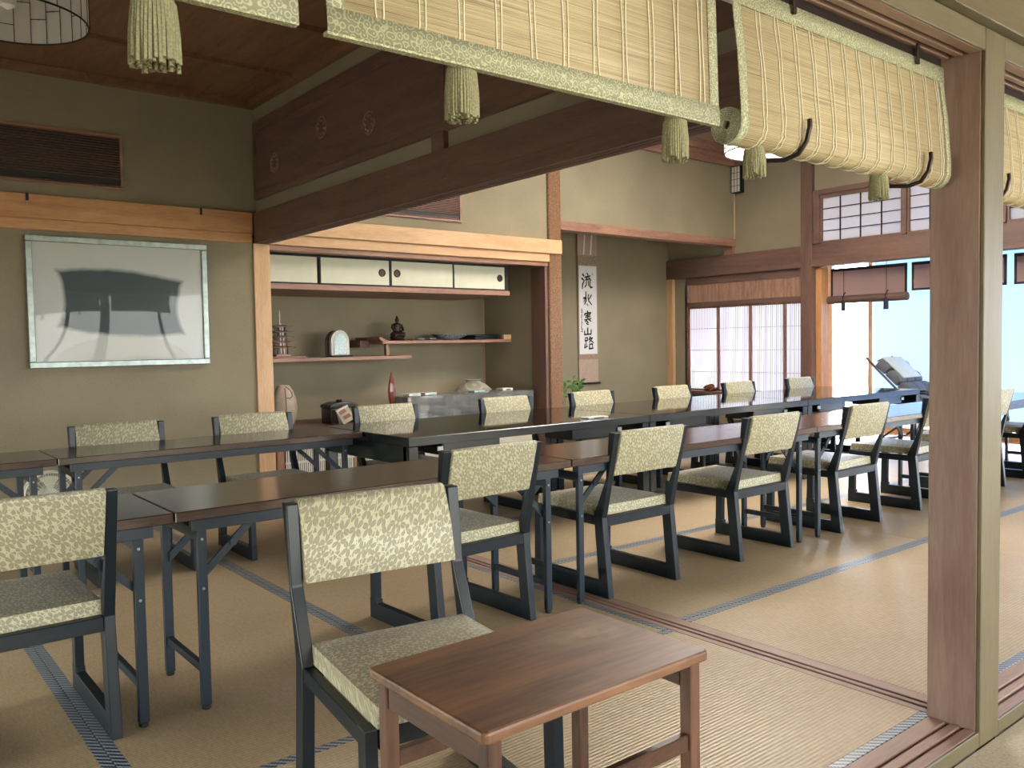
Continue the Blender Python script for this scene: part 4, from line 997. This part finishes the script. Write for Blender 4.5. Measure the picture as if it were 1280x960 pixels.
# brush characters traced in a 274x960 view of the scroll: paper spans x 32..128, y 220..778
strokes = [  # (width, points)
 (6, [(50, 272), (58, 282)]), (6, [(46, 298), (55, 308)]), (6, [(48, 362), (50, 335), (60, 312)]), (5, [(76, 264), (82, 276)]), (6, [(64, 290), (94, 280)]), (5, [(82, 284), (68, 306), (93, 300)]), (5, [(86, 292), (97, 306)]),
 (5, [(72, 314), (71, 338), (62, 354)]), (5, [(83, 312), (83, 342)]), (6, [(93, 310), (91, 345), (96, 354), (106, 352)]),
 (6, [(68, 384), (68, 440), (60, 462)]), (5, [(52, 424), (64, 420), (56, 446)]), (5, [(84, 398), (80, 420), (84, 440), (101, 464)]), (5, [(100, 402), (86, 428)]), (4, [(74, 460), (78, 470)]),
 (5, [(74, 506), (80, 514)]), (6, [(58, 530), (62, 522), (94, 516), (88, 526)]), (5, [(66, 534), (90, 530)]), (5, [(64, 545), (92, 540)]), (5, [(76, 520), (76, 556)]), (5, [(58, 562), (96, 552)]), (5, [(76, 556), (62, 574)]), (5, [(80, 556), (96, 570)]), (5, [(72, 572), (80, 578)]), (5, [(70, 584), (80, 592)]),
 (7, [(76, 616), (76, 652)]), (6, [(58, 634), (58, 656), (94, 652)]), (6, [(96, 626), (95, 654)]),
 (5, [(62, 676), (60, 696), (74, 692), (74, 676), (62, 676)]), (5, [(66, 696), (66, 736)]), (5, [(58, 716), (57, 740), (74, 730)]), (5, [(90, 670), (82, 690)]), (5, [(86, 680), (102, 678), (84, 706)]), (5, [(88, 688), (108, 708)]), (6, [(86, 718), (84, 746), (106, 744)]), (5, [(86, 718), (102, 716), (103, 742)])]
for k in range(16): strokes.append((2.6, [(40+random.uniform(-2, 2), 492+k*9.5), (45+random.uniform(-3, 3), 497+k*9.5)]))
strokes.append((2.2, [(104, 262), (108, 276)]))
m = MB()
def sxz(p): return (-.140+(p[0]-30)/100*.265, 1.905-(p[1]-218)/562*.97)
for w2, pts in strokes:
    P = [sxz(p) for p in pts]; hw = w2/100*.265/2
    dense = []
    for i in range(len(P)-1):
        for q in range(5): t_ = q/5; dense.append((P[i][0]*(1-t_)+P[i+1][0]*t_, P[i][1]*(1-t_)+P[i+1][1]*t_))
    dense.append(P[-1])
    for i, (x, z) in enumerate(dense):
        r2 = hw*(.75+.45*math.sin(math.pi*(i+1.5)/(len(dense)+1)))
        m.prism([(x+r2*math.cos(2*math.pi*k/7), z+r2*1.25*math.sin(2*math.pi*k/7)) for k in range(7)], 'Y', -.0066, -.0056)
        if i:
            x0_, z0_ = dense[i-1]; dx, dz = x-x0_, z-z0_; L = math.hypot(dx, dz) or 1; nx_, nz2 = -dz/L*hw*.9, dx/L*hw*.9
            m.prism([(x0_+nx_, z0_+nz2), (x+nx_, z+nz2), (x-nx_, z-nz2), (x0_-nx_, z0_-nz2)], 'Y', -.0066, -.0056)
m.build('brush_writing', 'ink', e)
m = MB().tube([(-.10, -.006, .68), (-.02, -.006, .80), (.01, -.006, .79)], .0012, 4); m.build('crease', 'silk2', e)
# ikebana
e = empty('flower_arrangement', (5.86, 6.42, .119), 'green leafy branch in a dark vase on the tokonoma floor, behind the carved post', 'plant')
MB().lathe([(.05, 0), (.075, .05), (.06, .14), (.03, .17), (.036, .18), (.02, .175)], n=24).build('vase', 'lacq', e, smooth=True)
M['leaf'] = plain('green_leaves', '#5f8a4a', .45, noise=.25, nscale=30)
stem = MB(); lv = MB()
for k in range(9):
    a_ = random.uniform(-.6, 2.6); l_ = random.uniform(.28, .48); tip = Vector((math.cos(a_)*l_*.45, -abs(math.sin(a_))*.12, .17+l_)); pts = [Vector((0, 0, .15)), tip*.5+Vector((0, 0, .10)), tip]
    stem.tube(pts, .0022, 5)
    for j in range(9):
        t_ = .35+.65*j/8; p = pts[1].lerp(pts[2], t_); d = Vector((random.uniform(-1, 1), random.uniform(-1, .3), random.uniform(-.2, .8))).normalized(); s_ = d.cross(Vector((0, 1, .3))).normalized()
        ln = random.uniform(.04, .07); w2 = ln*.28
        tt = bmesh.new(); a0 = p; tt.faces.new([tt.verts.new(q) for q in (a0, a0+d*ln*.5+s_*w2, a0+d*ln, a0+d*ln*.5-s_*w2)]); lv.add(tt)
stem.build('stems', 'leaf', e); lv.build('leaves', 'leaf', e, solid=.001)
# shoin ledge
trim('darkY', 'red brown shoin ledge below the lattice window', (XF-.19, XF-.002, 5.03, 6.54, .455, .485))
e = empty('driftwood_ornament', (XF-.11, 6.12, .486), 'reddish driftwood ornament on the shoin ledge', 'ornament')
tt = bmesh.new(); bmesh.ops.create_icosphere(tt, subdivisions=4, radius=1)
for v in tt.verts:
    n = 1+.18*math.sin(6*v.co.y+4*v.co.z)+.10*math.sin(11*v.co.x+7*v.co.y); h_2 = .055*(1-.55*abs(v.co.y))
    v.co = Vector((v.co.x*.04*n, v.co.y*.085*n, max(0, .028+v.co.z*h_2*n)))
m = MB(); m.add(tt); m.build('carved_wood', 'redwood', e, smooth=True)
# white packet on the black table
e = empty('wipe_packet', (3.60, 3.69, .6013), 'small white printed packet lying on the near edge of the black tables', 'packet')
MB().box(-.085, .085, -.035, .035, 0, .008, .003).build('packet_body', 'white', e); MB().box(-.04, .045, -.0357, -.0352, .002, .006).build('printed_mark', 'ink', e)

# ================================================================ FAR VERANDA
def small_blind(y0, y1, rolled, label):
    e = empty('veranda_blind', (XF+.16, (y0+y1)/2, 1.775), label, 'blind', 'small hanging blinds on the veranda side'); a, b = y0-(y0+y1)/2, y1-(y0+y1)/2
    t = MB(); zb = -.27 if not rolled else -.30
    t.box(-.0015, .0015, a, b, zb, 0); t.build('bamboo_sheet', 'sheer_bamboo', e)
    m = MB().box(-.006, .006, a, b, -.03, 0).box(-.004, .004, a, a+.022, zb, -.03).box(-.004, .004, b-.022, b, zb, -.03)
    if not rolled: m.box(-.004, .004, a, b, zb, zb+.02)
    m.build('dark_edging', 'dark_cloth', e)
    if rolled:
        MB().add(cyl(.040, b-a+.03, 20), Matrix.Translation((-.02, 0, zb-.02)) @ Matrix.Rotation(H, 4, 'X')).build('roll', 'rollmat', e, smooth=True)
    n = (.22, .78) if rolled else (.5,)
    for q in n:
        y = a+(b-a)*q; m = MB().tube([(-.06, y, .25 if rolled else .0), (-.06, y, zb+.03)], .003, 5).tube([(-.055, y-.015, zb+.05), (-.065, y+.01, zb+.0), (-.06, y, zb-.055)], .006, 6)
        m.build('cord', 'dark_cloth', e)
        MB().tube([(-.065, y, zb-.03), (-.065, y, zb-.05), (-.065, y, zb-.14)], [.012, .022, .024], 10).build('tassel', 'dark_cloth', e, smooth=True)
M['sheer_bamboo'] = paper('sheer_bamboo', '#b59d97', .6); M['dark_cloth'] = plain('dark_cloth', '#241c20', .8)
M['rollmat'] = plain('rolled_bamboo', '#5b4640', .7)
small_blind(3.985, 4.78, True, 'rolled veranda blind with two dark tassels, beside the pale door jamb')
small_blind(3.10, 3.94, False, 'flat dark edged veranda blind just left of the square front post')
small_blind(2.20, 3.04, False, 'dark edged veranda blind just right of the square front post')
small_blind(1.30, 2.14, False, 'dark edged veranda blind at the right photo edge')
for y0, y1, l in ((3.0, 4.93, 'pale blue roller screen in the veranda window behind the reclining chair'), (1.0, 2.95, 'pale blue roller screen in the right part of the veranda window')):
    e = empty('roller_screen', (XV-.06, (y0+y1)/2, 1.93), l, 'roller screen', 'pale roller screens'); hh = (y1-y0)/2
    MB().box(-.001, .001, -hh, hh, -1.75, 0).build('screen_cloth', 'screen', e)
    MB().add(cyl(.02, 2*hh, 16), Matrix.Translation((0, 0, .0)) @ Matrix.Rotation(H, 4, 'X')).build('roller_tube', 'white', e, smooth=True)
    MB().box(-.008, .008, -hh, hh, -1.77, -1.75, .002).build('bottom_bar', 'white', e)
# reclining chair
e = empty('reclining_chair', (8.87, 4.18, -.02), 'grey padded reclining chair with a pale towel on the veranda', 'reclining chair', rz=math.pi)
M['greypad'] = plain('grey_padding', '#5c6068', .8, noise=.1, nscale=20)
def pad(pts, w, th, nm, mt):
    m = MB()
    for (y0, z0), (y1, z1) in zip(pts, pts[1:]):
        dy, dz = y1-y0, z1-z0; L = math.hypot(dy, dz); ny, nz2 = -dz/L*th, dy/L*th
        if nz2 < 0: ny, nz2 = -ny, -nz2
        g = .006; p0 = (y0+dy/L*g, z0+dz/L*g); p1 = (y1-dy/L*g, z1-dz/L*g)
        ring_ = [p0, p1]
        for q in range(7):
            t_ = 1-q/6; k = .62+.38*math.sin(math.pi*(.08+.84*t_)); ring_.append((p0[0]+(p1[0]-p0[0])*t_+ny*k, p0[1]+(p1[1]-p0[1])*t_+nz2*k))
        for xa, xb in ((-w, -w/3-.004), (-w/3+.004, w/3-.004), (w/3+.004, w)): m.prism(ring_, 'X', xa, xb, .012)
    return m.build(nm, mt, e, smooth=True)
pad([(.48, .30), (.30, .32), (.10, .33)], .25, .09, 'seat_pad', 'greypad')
pad([(.08, .33), (-.05, .45), (-.18, .57), (-.31, .69), (-.42, .79)], .25, .10, 'back_pad', 'greypad')
pad([(.50, .29), (.64, .20), (.80, .12)], .23, .06, 'leg_pad', 'greypad')
for s_2 in (-1, 1):
    MB().tube([(s_2*.27, -.50, .87), (s_2*.27, .02, .36), (s_2*.27, .48, .28), (s_2*.27, .82, .10)], .013, 8).build('side_tube', 'dkmetal', e, smooth=True)
    MB().tube([(s_2*.29, -.34, .012), (s_2*.29, .30, .48), (s_2*.29, .02, .52), (s_2*.29, -.24, .52)], .012, 8).build('leg', 'dkmetal', e, smooth=True)
    MB().tube([(s_2*.31, .50, .012), (s_2*.31, -.16, .51)], .012, 8).build('leg', 'dkmetal', e, smooth=True)
    MB().box(s_2*.31-.03, s_2*.31+.03, -.24, .16, .525, .548, .008).build('armrest', 'dkmetal', e)
for y in (-.34, .50): MB().tube([(-.30, y, .012), (.30, y, .012)], .012, 8).build('cross_tube', 'dkmetal', e, smooth=True)
n_ = Vector((0, .092, .100)); m = MB(); prof_ = [(-.440, .825), (-.365, .862), (-.30, .805), (-.20, .712), (-.14, .655)]
m.prism([(y, z) for y, z in prof_]+[(y+.010, z+.012) for y, z in prof_[::-1]], 'X', -.19, .19, .002)
m.build('towel', 'towel_white', e, smooth=True) if 'towel_white' in M else m.build('towel', 'fusuma', e, smooth=True)
